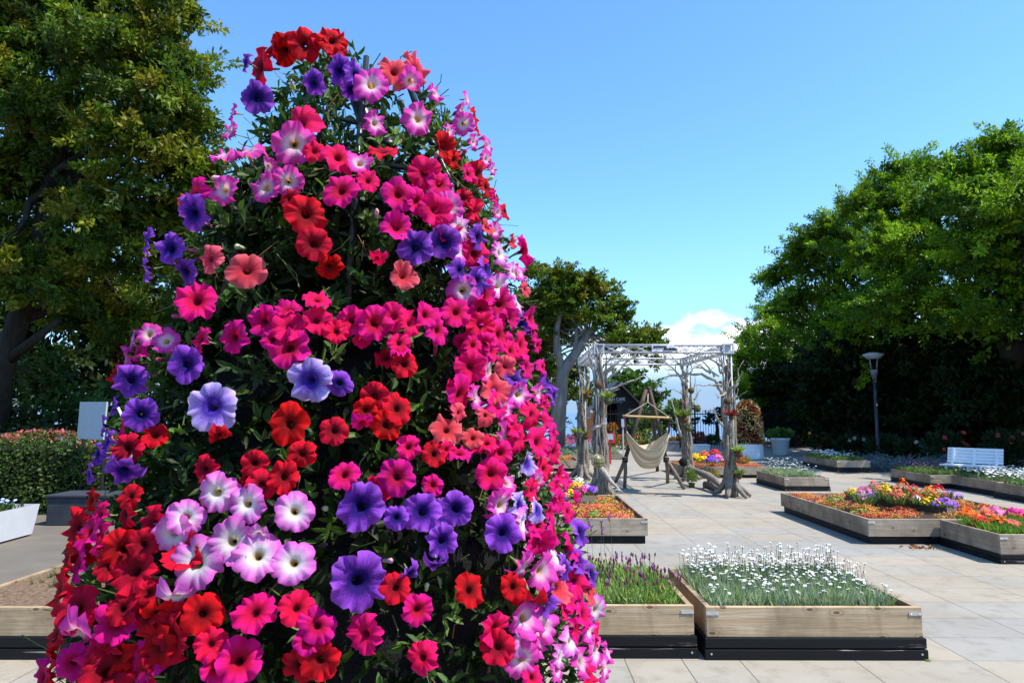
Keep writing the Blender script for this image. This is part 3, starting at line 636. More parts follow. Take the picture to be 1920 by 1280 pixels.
P3 = bed('planter_box', 'long wooden bed of orange and pink ground cover beside the pyramid, with a raised tier', -1.3, 1.405, 7.34, 9.46, .267, .085, 'g', group=G_FRONT, base_in=.025)
P4 = bed('planter_box', 'wooden bed of orange ground cover in front of the raised pansy box on the right', 3.74, 5.87, 7.32, 9.74, .267, .085, 'g', group=G_FRONT, base_in=.03)
P5 = bed('planter_box', 'wooden bed of gerberas on a dark base at the right edge of the plaza', 4.49, 5.90, 6.40, 7.30, .267, .085, 'g', group=G_FRONT, base_in=-.012)
bed('planter_box', 'small wooden planter of white daisies on a black base, right of the pergola', 4.78, 5.58, 12.28, 13.7, .245, .09, 'g', group=G_FRONT, base_in=-.01)
bed('planter_box', 'far wooden planter of low green plants and white flowers in front of the white pot', 7.49, 8.27, 16.1, 18.0, .28, .12, 'g', group=G_FRONT, base_in=-.01)
bed('planter_box', 'wooden planter of pink topped heather in front of the white bench', 7.66, 9.3, 12.75, 14.1, .245, .09, 'g', group=G_FRONT, base_in=-.01)
bed('planter_box', 'wooden planter of white alyssum just in front of the heather planter', 8.0, 9.3, 11.45, 12.7, .25, .09, 'g', group=G_FRONT, base_in=.0)
bed('planter_box', 'wooden planter of green grasses and white flowers at the right edge below the bench', 7.92, 9.3, 9.6, 11.4, .25, .09, 'g', group=G_FRONT, base_in=-.03)
P11 = bed('planter_box', 'long wooden bed of red and orange ground cover behind the right driftwood column', 3.62, 5.45, 14.73, 16.7, .245, .07, 'g', group=G_FRONT, base_in=.03)
bed('planter_box', 'wooden planter with orange flowers behind the left driftwood columns', -.2, 1.5, 16.3, 18, .26, .08, 'g', group=G_FRONT, base_in=.03)
bed('planter_box', 'black edged bed of silver cushion plants behind the left driftwood columns', .9, 3.2, 20.6, 23.5, .15, .02, 'g', group=G_FRONT, base_in=-.01)
def tier(name, label, poly, z0, z1, m, group='raised tiers on the flower beds'):
    t = thing(name, label, 'planter', (sum(p[0] for p in poly) / len(poly), sum(p[1] for p in poly) / len(poly), z0), group)
    n = len(poly); cx = sum(p[0] for p in poly) / n; cy = sum(p[1] for p in poly) / n
    inn = [(x + (cx - x) * .08, y + (cy - y) * .08) for x, y in poly]
    for i in range(n):
        j = (i + 1) % n; mb = MB(); mb.prism([poly[i], poly[j], inn[j], inn[i]], z0, z1); mb.build('board', m, t)
    mb = MB(); mb.prism(inn, z0, z1 - .03); mb.build('soil', M['soil'], t)
    return t
pA, pB, pC = gnd(1586, 937, .245), gnd(1776, 962, .245), gnd(1794, 957, .245); ZT4 = at(1586, 920, pA.y).z; pD = gnd(1652, 904, ZT4)
T4 = [(pA.x, pA.y), (pB.x, pB.y), (pC.x, pC.y), (pD.x, pD.y)]
tier('raised_tier', 'slanting wooden tier of pansies with shade painted dark, on the right-hand bed', T4, .235, ZT4, M['dgy'])
pE = gnd(1116, 942, .245); ZT3 = at(1116, 919, pE.y).z
T3 = [(pE.x - 1.3, pE.y), (pE.x, pE.y), (pE.x - .02, pE.y + .75), (pE.x - 1.3, pE.y + .75)]
tier('raised_tier', 'pale wooden tier of pansies on the bed beside the pyramid', T3, .235, ZT3, M['gx'])
pF, pG = gnd(1297, 866, .22), gnd(1357, 866, .22); ZT11 = at(1297, 855, pF.y).z
T11 = [(pF.x, pF.y), (pG.x, pF.y), (pG.x, pF.y + .6), (pF.x, pF.y + .6)]
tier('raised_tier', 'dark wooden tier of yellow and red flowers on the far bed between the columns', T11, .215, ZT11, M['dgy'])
# ------------------------------------------------------------------ bed planting
def jit(c, v=.2): k = random.uniform(1 - v, 1 + v); return tuple(max(0, min(1, x * k * random.uniform(.93, 1.07))) for x in c)
def daisies(name, label, x0, x1, y0, y1, z, nt, nd, hb, hd, leafc, pc=(.86, .87, .88), rh=.0125, fine=True, cat='flowers', mask=None):
    mb = MB(); y0, y1 = YX(y0), YX(y1)
    for _ in range(nt):
        x, y = random.uniform(x0, x1), random.uniform(y0, y1)
        if mask and not mask(x, y): continue
        c = jit(random.choice(leafc), .3); k = random.randint(7, 11)
        for _ in range(k):
            a = random.uniform(0, 6.28); l = random.uniform(.15, .8)
            mb.blade((x + random.uniform(-.012, .012), y + random.uniform(-.012, .012), z - .02), (math.cos(a) * l, math.sin(a) * l, 1), hb * random.uniform(.5, 1.25), .0065 if fine else .014, c)
    for _ in range(nd):
        x, y = random.uniform(x0, x1), random.uniform(y0, y1)
        if mask and not mask(x, y): continue
        # more and taller heads towards the back
        t = (y - y0) / (y1 - y0)
        if random.random() > .28 + .8 * t: continue
        h = random.uniform(*hd) * (.65 + .45 * t); lx, ly = random.uniform(-.03, .03), random.uniform(-.03, .03)
        p1 = (x + lx, y + ly, z + h)
        if fine: mb.tube([(x, y, z), (x + lx * .4, y + ly * .4, z + h * .5), p1], .0011, 3, col=(.14, .17, .11))
        n = Vector((random.uniform(-.35, .45), random.uniform(-.5, .2), 1)).normalized(); r = rh * random.uniform(.75, 1.15)
        if fine:
            u = n.orthogonal().normalized(); w_ = n.cross(u); p = Vector(p1)
            for q in range(9):
                a = q * 6.283 / 9; d = u * math.cos(a) + w_ * math.sin(a); s_ = n.cross(d)
                mb.add([p + d * r * .2, p + d * r * .7 + s_ * r * .26, p + d * r + n * r * .05, p + d * r * .7 - s_ * r * .26], [(0, 1, 2, 3)], jit(pc, .05))
            mb.ball(p + n * .001, r * .28, .6, 6, col=(.42, .38, .2))
            mb.tube([p - n * .008, p - n * .001], [.002, .004], 5, col=(.12, .1, .07))
        else: mb.disc(p1, n, r, 8, jit(pc, .06))
    return tag(mb.build(name, M['bloom'] if not fine else M['plant']), label, cat, kind='stuff')
SIL = [(.36, .42, .27), (.42, .47, .31), (.26, .36, .16), (.30, .38, .24), (.25, .36, .10)]
daisies('white_daisies', 'silver leaved white daisies filling the right foreground planter', 1.15, 2.22, 4.0, 4.85, .26, 2300, 1050, .105, (.10, .205), SIL, rh=.0112)
mb = MB(); GL = [(.27, .38, .06), (.33, .43, .08), (.18, .30, .06), (.24, .34, .11)]
for _ in range(1300):
    x, y = random.uniform(-.16, .96), random.uniform(4.19, 5.06); c = jit(random.choice(GL), .3)
    hh = .115 + .05 * math.sin(x * 9) * math.sin(y * 7 + 1)
    for _ in range(8):
        a = random.uniform(0, 6.28); l = random.uniform(.1, 1.1)
        mb.blade((x + random.uniform(-.02, .02), y + random.uniform(-.02, .02), .255 + random.uniform(-.02, .05)), (math.cos(a) * l, math.sin(a) * l, 1), hh * random.uniform(.35, .8), .007, c)
for i in range(240):
    x, y = random.uniform(-.16, .97), random.uniform(4.2, 5.06)
    h = random.uniform(.09, .155); lx, ly = random.uniform(-.03, .03), random.uniform(-.03, .03)
    if i < 6: x, y, h = (.45 + .05 * i), 5.05, random.uniform(.26, .36)
    p = Vector((x + lx, y + ly, .26 + h)); mb.tube([(x, y, .26), p], .0013, 3, col=(.14, .18, .09))
    c = jit(random.choice([(.20, .05, .10), (.26, .07, .13), (.14, .04, .09)]), .3)
    mb.tube([p, p + Vector((lx * .1, ly * .1, .012)), p + Vector((lx * .2, ly * .2, .026))], [.004, .0068, .003], 5, col=c)
    if random.random() < .25 or i < 6:
        tp = p + Vector((0, 0, .024))
        for q in range(3 if i > 5 else 5): mb.blade(tp, (random.uniform(-.6, .6), random.uniform(-.6, .6), 1), .02 if i > 5 else .028, .009, jit((.42, .12, .5), .3))
tag(mb.build('lavender', M['plant']), 'bright green lavender with dark purple heads filling the planter beside the pyramid', 'flowers', kind='stuff')
daisies('white_daisies', 'white daisies in the small planter right of the pergola', 4.85, 5.5, 12.4, 13.6, .23, 420, 260, .13, (.14, .28), SIL, rh=.016)
daisies('white_alyssum', 'low green plants edged with white flowers in the far planter by the white pot', 7.55, 8.2, 16.2, 17.9, .26, 420, 200, .13, (.10, .2), [(.14, .24, .04), (.17, .26, .05)], rh=.03, fine=False)
daisies('pink_heather', 'green plants tipped with pink in the planter in front of the bench', 7.73, 9.2, 12.85, 14.0, .23, 700, 380, .12, (.12, .2), [(.13, .21, .04), (.16, .24, .06)], (.45, .2, .32), rh=.012, fine=False)
daisies('white_alyssum', 'dense white alyssum in the planter below the bench', 8.06, 9.2, 11.5, 12.6, .23, 400, 600, .10, (.10, .2), [(.13, .2, .07), (.16, .22, .08)], (.82, .82, .78), rh=.022, fine=False)
daisies('white_alyssum', 'white flowers over green grass in the planter at the right edge', 8.0, 9.2, 9.7, 11.3, .23, 650, 420, .13, (.10, .22), [(.13, .22, .05), (.16, .25, .06)], (.82, .82, .8), rh=.020, fine=False)
daisies('weeds', 'sparse weeds and white daisies on the mulch of the lower left planter', -3.25, -2.2, 4.4, 5.15, .275, 60, 26, .06, (.10, .2), [(.2, .2, .06), (.12, .16, .05)], rh=.013)
def carpet(name, label, x0, x1, y0, y1, z, n, pal, r=(.09, .19), mask=None, h=.05, leaf=1):
    mb = MB(); y0, y1 = YX(y0), YX(y1)
    for _ in range(n):
        x, y = random.uniform(x0, x1), random.uniform(y0, y1)
        if mask and not mask(x, y): continue
        c = random.choice(pal); rr = random.uniform(*r); hh = h * random.uniform(.6, 1.4)
        for _ in range(int(2600 * rr * rr) + 14):
            a = random.uniform(0, 6.28); q = math.sqrt(random.random()); px, py = x + rr * q * math.cos(a), y + rr * q * math.sin(a)
            if not (x0 - .02 < px < x1 + .02 and y0 - .02 < py < y1 + .02): continue
            if mask and not mask(px, py): continue
            pz = z + hh * (1 - q * q) * random.uniform(.4, 1.1)
            cc = jit(c, .3) if random.random() < .8 else jit(random.choice([(.16, .22, .05), (.22, .24, .06), (.3, .2, .06)]), .3)
            if random.random() < .75: mb.disc((px, py, pz + .008), (random.uniform(-.5, .5), random.uniform(-.7, .3), 1), random.uniform(.006, .012) * (1 + .6 * (h > .1)), 6, tuple(min(.9, k * 1.15) for k in cc))
            for _ in range(2): mb.blade((px, py, pz - .02), (random.uniform(-1, 1), random.uniform(-1, 1), random.uniform(.5, 1.3)), random.uniform(.02, .042), .011, cc)
    return tag(mb.build(name, M['plant']), label, 'ground cover', kind='stuff')
ORG = [(.72, .22, .04), (.74, .28, .06), (.74, .15, .10), (.78, .17, .16), (.64, .34, .08), (.40, .34, .07), (.72, .20, .06), (.76, .10, .05), (.74, .12, .08), (.70, .26, .03)]
def notin(poly, m=.0):
    def f(x, y):
        ins = True; n = len(poly)
        for i in range(n):
            a, b_ = poly[i], poly[(i + 1) % n]
            if (b_[0] - a[0]) * (y - a[1]) - (b_[1] - a[1]) * (x - a[0]) < 0: ins = False
        return not ins
    return f
carpet('ground_cover', 'orange and coral pink ground cover carpeting the bed beside the pyramid', -1.2, 1.30, 7.42, 9.4, .235, 230, ORG, mask=notin([(T3[0][0], T3[0][1] - .12), (T3[1][0] + .03, T3[1][1] - .12), T3[2], T3[3]]))
carpet('ground_cover', 'orange and pink ground cover carpeting the bed around the slanting tier', 3.82, 5.8, 7.4, 9.66, .235, 140, ORG, mask=notin([(T4[0][0] - .17, T4[0][1] - .08), (T4[1][0] - .12, T4[1][1] - .16), (T4[2][0] + .05, T4[2][1] - .02), T4[3]]))
carpet('ground_cover', 'red and orange ground cover in the far bed behind the right driftwood column', 3.7, 5.4, 14.8, 16.6, .22, 90, [(.6, .1, .06), (.6, .2, .05), (.5, .28, .08), (.66, .12, .08)], mask=notin(T11))
carpet('ground_cover', 'orange flowers in the planter behind the left driftwood columns', .3, 1.42, 16.4, 17.9, .24, 40, [(.6, .2, .04), (.55, .24, .06)])
carpet('silver_cushions', 'silver green cushion plants edging the bed behind the left columns', 1.0, 3.12, 20.62, 21.9, .13, 110, [(.27, .36, .24), (.24, .33, .2), (.3, .38, .28)], r=(.12, .2), h=.18)
carpet('forget_me_nots', 'band of pale blue flowers behind the silver cushion plants', 1.0, 3.0, 21.9, 22.6, .20, 60, [(.36, .44, .72), (.42, .5, .78)], r=(.12, .2), h=.2)
carpet('pink_blossom', 'band of pink and red flowers at the back of the silver cushion bed', 1.0, 2.9, 22.7, 23.4, .28, 60, [(.6, .12, .3), (.6, .08, .08), (.5, .2, .5)], r=(.12, .2), h=.24)
carpet('silver_foliage', 'blue grey foliage strip with violet flowers at the foot of the dark trees near the bench', 7.9, 11.2, 16.2, 17.6, .0, 260, [(.12, .19, .2), (.15, .22, .23), (.1, .16, .15), (.09, .07, .3)], r=(.12, .22), h=.28)
def clump(label, x, y, z, r, h, col, n=70, group=None, cat='flowers', fr=.016, leaf=(.12, .2, .04)):
    mb = MB()
    for _ in range(int(n * .9)):
        a = random.uniform(0, 6.28); q = math.sqrt(random.random()) * r
        mb.blade((x + q * math.cos(a), y + q * math.sin(a), z - .01), (math.cos(a) * .6, math.sin(a) * .6, 1), h * random.uniform(.5, .95), .018, jit(leaf, .3))
    for _ in range(n):
        a = random.uniform(0, 6.28); q = math.sqrt(random.random())
        p = Vector((x + r * q * math.cos(a), y + r * q * math.sin(a), z + h * (1 - .75 * q * q) * random.uniform(.85, 1.12)))
        nn = Vector((math.cos(a) * q * .9 + random.uniform(-.3, .3), math.sin(a) * q * .9 - .25 + random.uniform(-.3, .3), .8))
        mb.disc(p, nn, fr * random.uniform(.75, 1.25), 10, jit(col, .22), random.uniform(-.3, .3), random.uniform(0, 1))
    return tag(mb.build('flower_clump', M['bloom'], loc=(x, y, z)), label, cat, group)
CC = dict(yellow=(.80, .50, .01), purple=(.26, .07, .62), red=(.66, .012, .02), magenta=(.72, .05, .28), orange=(.80, .15, .01), white=(.80, .80, .76), pink=(.75, .17, .42), lilac=(.52, .2, .72), coral=(.8, .16, .10), violet=(.34, .1, .75))
def tpt(px, py, z): p = gnd(px, py, z); return p.x, p.y
for px, py, c, r, lab in ((1597, 916, 'yellow', .10, 'yellow clump at the left corner of the slanting tier'), (1612, 922, 'white', .06, 'small cream clump beside the yellow one on the left of the slanting tier'), (1633, 923, 'violet', .10, 'violet clump near the left of the slanting tier front edge'),
    (1654, 924, 'red', .05, 'small dark red clump between violet and magenta on the tier edge'), (1672, 926, 'magenta', .11, 'magenta clump at the middle of the slanting tier front edge'), (1692, 928, 'yellow', .08, 'yellow clump right of the magenta one on the tier edge'), (1714, 930, 'white', .07, 'white clump between two yellow clumps on the tier edge'),
    (1740, 933, 'yellow', .10, 'yellow clump next to the violet corner on the right of the slanting tier'), (1768, 936, 'violet', .13, 'large violet clump spilling over the right corner of the slanting tier'), (1782, 922, 'lilac', .10, 'lilac clump behind the violet corner of the slanting tier'),
    (1620, 908, 'pink', .10, 'pink clump behind the yellow corner of the slanting tier'), (1640, 900, 'coral', .09, 'coral clump at the back left of the slanting tier'), (1660, 903, 'yellow', .08, 'yellow clump at the back of the slanting tier'), (1680, 908, 'coral', .09, 'coral clump at the back centre of the slanting tier'),
    (1693, 896, 'orange', .09, 'orange clump standing tallest at the back of the slanting tier'), (1712, 908, 'red', .10, 'red clump behind the green leaves of the slanting tier'), (1740, 908, 'orange', .10, 'orange clump at the back right of the slanting tier'), (1758, 906, 'red', .09, 'red clump at the back right end of the slanting tier')):
    bk_ = py < 913; x, y = tpt(px, py + (5 if bk_ else 0), ZT4 + (.15 if bk_ else .05)); clump(lab, x + (0 if bk_ else .05), y + (0 if bk_ else .05), ZT4 - .03, r * 1.15, .20 if bk_ else .085, CC[c], 60, 'pansy clumps on the right-hand tier')
for px, py, r, lab in ((1655, 912, .13, 'green leafy clump without flowers at the back left of the slanting tier'), (1710, 917, .14, 'green leafy clump without flowers in the middle of the slanting tier'), (1745, 920, .12, 'green leafy clump without flowers behind the right yellow clump of the slanting tier')):
    x, y = tpt(px, py, ZT4 + .05); clump(lab, x, y, ZT4 - .03, r, .10, (.2, .36, .05), 70, 'green clumps on the right-hand tier', leaf=(.16, .32, .04))
for px, py, c, r, lab in ((1062, 905, 'orange', .13, 'orange clump on the pale tier, nearest the petunia pyramid'), (1082, 906, 'yellow', .11, 'small yellow clump at the back of the pale tier'), (1066, 920, 'yellow', .12, 'bright yellow clump at the front edge of the pale tier'), (1088, 914, 'magenta', .12, 'magenta clump on the pale tier front edge'),
    (1100, 912, 'lilac', .10, 'lilac clump right of the magenta one on the pale tier'), (1110, 914, 'purple', .08, 'grey violet clump at the right corner of the pale tier'), (1050, 925, 'violet', .10, 'violet clump at the left of the pale tier front edge'), (1086, 898, 'white', .10, 'white clump at the back of the pale tier below the columns')):
    x, y = tpt(px, py, ZT3 + .06); clump(lab, x, y, ZT3 - .02, r, .10, CC[c], 60, 'pansy clumps on the left-hand tier')
for px, py, c, r, lab in ((1305, 852, 'yellow', .16, 'yellow clump at the left end of the far tier'), (1318, 856, 'yellow', .14, 'yellow clump at the front of the far tier'), (1320, 848, 'orange', .15, 'orange clump at the middle of the far tier'), (1334, 857, 'purple', .15, 'purple clump at the front of the far tier'), (1346, 855, 'pink', .12, 'pink clump at the right end of the far tier'), (1340, 845, 'red', .18, 'red clump rising at the right of the far tier')):
    x, y = tpt(px, py, ZT11 + .09); clump(lab, x, y, ZT11 - .03, r, .15, CC[c], 60, 'clumps on the far tier', fr=.03)
for px, py, c, r, lab in ((1830, 970, 'orange', .10, 'orange red gerberas in the middle of the right-hand gerbera bed'), (1840, 975, 'red', .08, 'red gerberas beside the orange ones in the gerbera bed'), (1872, 975, 'orange', .11, 'orange gerberas above the bright leaves of the gerbera bed'), (1868, 956, 'pink', .11, 'pink gerberas at the back of the gerbera bed'), (1905, 958, 'magenta', .12, 'magenta gerberas at the right edge of the picture'),
    (1900, 980, 'coral', .10, 'coral gerberas at the right front of the gerbera bed'), (1815, 958, 'orange', .10, 'dull orange clump at the back left of the gerbera bed'), (1850, 960, 'coral', .09, 'coral clump at the back of the gerbera bed'), (1930, 970, 'red', .10, 'red gerberas just past the right edge of the picture')):
    x, y = tpt(px, py + 4, .3); clump(lab, x, y, .24, r, .12, CC[c], 34, 'gerbera clumps', fr=.028, leaf=(.13, .26, .03))
daisies('gerbera_leaves', 'bright green strap leaves along the front of the gerbera bed', 4.56, 5.85, 6.45, 7.1, .25, 420, 0, .11, (.1, .2), [(.13, .27, .025), (.17, .32, .035)], fine=False)
clump('green leafy clump without flowers among the orange ground cover', *tpt(1566, 938, .27), .25, .12, .10, (.2, .3, .06), 50, leaf=(.14, .24, .05))
clump('small bright green clump at the front of the bed beside the pyramid', *tpt(1115, 965, .27), .25, .07, .07, (.16, .32, .04), 40, leaf=(.14, .3, .04))
# ------------------------------------------------------------------ pergola
XL, XR, YF, YB, ZT, ZB = 1.41, 3.61, 11.76, 14.72, 2.545, 2.42
pg = thing('driftwood_pergola', 'white truss pergola on four driftwood columns, hung with plants', 'pergola', ((XL + XR) / 2, (YF + YB) / 2, 0))
def truss(p, q, wdt=.12):
    mb = MB(); p = Vector(p); q = Vector(q); d = (q - p); L = d.length; d.normalize(); s_ = d.cross(Vector((0, 0, 1))).normalized() * wdt / 2
    z0, z1 = Vector((0, 0, 0)), Vector((0, 0, ZT - ZB))
    for sg in (-1, 1):
        for z in (z0, z1): mb.tube([p + s_ * sg + z, q + s_ * sg + z], .014, 8)
    n = max(4, int(round(L / .24)))
    for i in range(n):
        a, b_ = p + d * (L * i / n), p + d * (L * (i + 1) / n)
        for sg in (-1, 1):
            mb.tube([a + s_ * sg * .98 + z0, b_ + s_ * sg * .98 + z1], .0065, 5); mb.tube([a + s_ * sg + z1, b_ + s_ * sg + z0], .0065, 5)
        for z in (z0, z1): mb.tube([a + s_ + z, b_ - s_ + z], .006, 5)
    mb.build('truss_beam', M['white_metal'], pg, True)
c4 = [(XL, YF), (XR, YF), (XR, YB), (XL, YB)]
for i in range(4):
    a, b_ = c4[i], c4[(i + 1) % 4]; d = (Vector(b_) - Vector(a)).normalized() * .085
    truss((a[0] + d.x, a[1] + d.y, ZB), (b_[0] - d.x, b_[1] - d.y, ZB))
for x, y in c4:
    mb = MB(); e = .078
    for dx in (-e, e):
        for dy in (-e, e): mb.box((x + dx - .012, y + dy - .012, ZB - .03), (x + dx + .012, y + dy + .012, ZT + .02))
    for z in (ZB - .025, ZT):
        mb.box((x - e + .013, y - e + .013, z), (x + e - .013, y + e - .013, z + .016))
        for s_ in (-1, 1):
            mb.box((x - e + .013, y + s_ * e - .01, z), (x + e - .013, y + s_ * e + .01, z + .02)); mb.box((x + s_ * e - .01, y - e + .013, z), (x + s_ * e + .01, y + e - .013, z + .02))
    mb.box((x - e + .014, y - .004, ZB), (x + e - .014, y + .004, ZT - .002))
    mb.build('corner_block', M['white_metal'], pg)
    mb = MB()
    for dx in (-.05, .05):
        for dy in (-.05, .05): mb.tube([(x + dx, y + dy, 0), (x + dx, y + dy, ZB - .03)], .012, 8)
    for k in range(9):
        z = .1 + k * .24; sg = 1 if k % 2 else -1
        mb.tube([(x - .05 * sg, y - .05, z), (x + .05 * sg, y - .05, z + .24)], .006, 5); mb.tube([(x - .05 * sg, y + .05, z), (x + .05 * sg, y + .05, z + .24)], .006, 5)
    mb.build('truss_leg', M['white_metal'], pg, True)
def strand(mb, p, q, r0, r1, rng, n=16, wig=.03):
    p, q = Vector(p), Vector(q); pts = []; rad = []; ph = [rng.uniform(0, 6.28) for _ in range(4)]
    for i in range(n + 1):
        t = i / n; v = p.lerp(q, t); e = min(1, 4 * t)
        v += Vector((math.sin(t * 7 + ph[0]) + .5 * math.sin(t * 19 + ph[1]), math.sin(t * 6 + ph[2]) + .5 * math.sin(t * 17 + ph[3]), 0)) * wig * e
        pts.append(v); rad.append((r0 + (r1 - r0) * t) * (1 + .22 * math.sin(t * 23 + ph[1])))
    mb.tube(pts, rad, 8, .10, rng)
def column(x, y, h, seed, rad=.062, flare=.22, n=9, roots=6, topspread=.085):
    rng = random.Random(seed); mb = MB()
    for i in range(n):
        a = 6.283 * i / n + rng.uniform(-.2, .2); f = rad * rng.uniform(.75, 1.1)
        hh = h * rng.uniform(.62, 1.0) if i % 3 else h * rng.uniform(.9, 1.02)
        strand(mb, (x + math.cos(a) * f * 1.25, y + math.sin(a) * f * 1.25, -.01), (x + math.cos(a) * topspread, y + math.sin(a) * topspread, hh), rng.uniform(.034, .05), rng.uniform(.010, .022), rng)
    for i in range(n * 2):
        a = rng.uniform(0, 6.283); z0 = rng.uniform(0, h * .7); f = rad * 1.35
        strand(mb, (x + math.cos(a) * f, y + math.sin(a) * f, z0), (x + math.cos(a + .5) * f * .95, y + math.sin(a + .5) * f * .95, z0 + rng.uniform(.4, .9)), rng.uniform(.012, .028), .006, rng, 8, .018)
    for i in range(roots):
        a = 6.283 * i / roots + rng.uniform(-.3, .3); L = flare * rng.uniform(.8, 1.4)
        p0 = Vector((x + math.cos(a) * rad * .8, y + math.sin(a) * rad * .8, rng.uniform(.25, .5)))
        p1 = Vector((x + math.cos(a) * (rad + L * .45), y + math.sin(a) * (rad + L * .45), .13)); p2 = Vector((x + math.cos(a) * (rad + L), y + math.sin(a) * (rad + L), .02))
        mb.tube([p0, p0.lerp(p1, .5) + Vector((0, 0, -.03)), p1, p1.lerp(p2, .6), p2], [.055, .05, .045, .04, .022], 8, .12, rng)
    return mb.build('driftwood_column', M['drift'], pg, True)
def branches(colo, L):
    for pts, r0 in L:
        mb = MB(); rng = random.Random(int(pts[0][0] * 7 + pts[-1][1]))
        P = [at(*p) for p in pts]; n = len(P); q = []
        for i in range(n - 1):
            for k in range(4):
                t = k / 4; v = P[i].lerp(P[i + 1], t); q.append(v + Vector([rng.uniform(-.012, .012) for _ in range(3)]))
        q.append(P[-1]); m = len(q)
        mb.tube(q, [r0 * (1 - .75 * i / (m - 1)) for i in range(m)], 7, .1, rng)
        for i in range(3, m - 1, 4):
            if rng.random() < .55:
                d = Vector((rng.uniform(-1, 1), rng.uniform(-.6, .6), rng.uniform(-.1, 1))).normalized() * rng.uniform(.10, .3)
                mb.tube([q[i], q[i] + d * .5 + Vector((0, 0, .02)), q[i] + d], [r0 * .4, r0 * .28, r0 * .08], 5, .1, rng)
        mb.build('branch', M['bleached'], colo, True)
RF = column(3.60, 11.76, 2.36, 11, flare=.26)
RB = column(3.61, 14.72, 2.30, 12, flare=.22)
LF = column(1.43, 11.76, 2.42, 13, rad=.072, flare=.16)
LB = column(1.40, 14.72, 2.28, 14, rad=.06)
f_, b_ = 11.7, 14.65
branches(RF, [([(1355, 740, f_), (1340, 712, f_), (1315, 702, f_), (1285, 701, f_ + .1), (1240, 709, f_ + .2)], .035), ([(1352, 722, f_), (1330, 722, f_ - .1), (1304, 722, f_ - .2)], .024), ([(1340, 705, f_), (1325, 685, f_), (1308, 665, f_)], .022),
    ([(1332, 700, f_), (1318, 690, f_), (1300, 686, f_)], .018), ([(1376, 730, f_), (1385, 708, f_), (1384, 690, f_)], .018), ([(1372, 762, f_), (1380, 745, f_), (1384, 728, f_)], .016), ([(1362, 735, f_), (1352, 742, f_ - .1), (1345, 747, f_ - .2)], .022),
    ([(1368, 728, f_), (1380, 724, f_ - .1), (1385, 714, f_ - .1)], .024), ([(1352, 700, f_), (1345, 682, f_), (1342, 665, f_)], .02), ([(1358, 690, f_), (1352, 672, f_), (1352, 655, f_)], .02), ([(1355, 800, f_), (1344, 780, f_), (1338, 762, f_)], .022),
    ([(1360, 700, f_), (1348, 670, f_ - .1), (1330, 662, f_ - .12), (1262, 661, f_ - .1)], .016)])
branches(LF, [([(1130, 700, f_), (1160, 678, f_ - .1), (1200, 668, f_ - .12), (1245, 652, f_ - .14)], .02), ([(1128, 690, f_), (1150, 668, f_ - .1), (1185, 652, f_ - .14), (1214, 646, f_ - .14)], .016), ([(1126, 705, f_), (1152, 688, f_ - .1), (1172, 664, f_ - .1), (1178, 648, f_)], .014)])
branches(RF, [([(1360, 690, f_), (1330, 672, f_ - .1), (1296, 664, f_ - .12), (1256, 658, f_ - .15)], .018), ([(1350, 705, f_), (1325, 694, f_), (1300, 676, f_), (1282, 664, f_)], .016)])
branches(RB, [([(1288, 725, b_), (1275, 706, b_), (1262, 690, b_), (1240, 672, b_)], .034), ([(1290, 715, b_), (1282, 695, b_), (1270, 680, b_), (1255, 662, b_)], .028), ([(1290, 712, b_), (1270, 702, b_), (1250, 705, b_)], .022), ([(1298, 735, b_), (1304, 718, b_), (1304, 703, b_)], .018),
    ([(1302, 750, b_), (1308, 738, b_), (1315, 729, b_)], .022), ([(1285, 742, b_), (1272, 734, b_), (1260, 729, b_)], .018), ([(1294, 700, b_), (1300, 690, b_), (1320, 690, b_)], .02), ([(1278, 820, b_), (1268, 785, b_), (1259, 748, b_)], .035), ([(1265, 692, b_), (1255, 694, b_), (1243, 690, b_)], .016), ([(1296, 690, b_), (1296, 678, b_), (1310, 672, b_)], .014)])
branches(LF, [([(1128, 730, f_), (1125, 700, f_), (1121, 670, f_), (1115, 640, f_)], .055), ([(1118, 720, f_), (1112, 690, f_), (1106, 665, f_), (1104, 645, f_)], .04), ([(1132, 733, f_), (1155, 725, f_), (1178, 717, f_), (1206, 705, f_)], .03), ([(1134, 716, f_), (1150, 702, f_), (1166, 690, f_), (1176, 675, f_), (1192, 664, f_)], .028),
    ([(1132, 712, f_), (1140, 696, f_), (1146, 680, f_), (1146, 665, f_)], .02), ([(1150, 700, f_), (1152, 684, f_), (1156, 668, f_)], .016), ([(1170, 686, f_), (1190, 682, f_), (1205, 680, f_)], .014), ([(1108, 802, f_ - .12), (1116, 802, f_ - .18), (1128, 797, f_ - .2), (1138, 792, f_ - .15)], .04),
    ([(1128, 878, f_), (1138, 893, f_ - .1), (1150, 908, f_ - .2), (1166, 922, f_ - .3)], .06), ([(1130, 735, f_), (1146, 735, f_), (1162, 729, f_)], .018), ([(1110, 770, f_), (1104, 785, f_), (1094, 780, f_)], .03)])
branches(LB, [([(1098, 745, b_), (1103, 720, b_), (1106, 700, b_)], .04), ([(1092, 720, b_), (1086, 700, b_), (1084, 680, b_)], .022), ([(1104, 700, b_), (1098, 680, b_), (1092, 662, b_)], .024), ([(1106, 690, b_), (1110, 670, b_), (1108, 655, b_)], .02), ([(1098, 702, b_), (1086, 694, b_), (1078, 680, b_)], .016)])
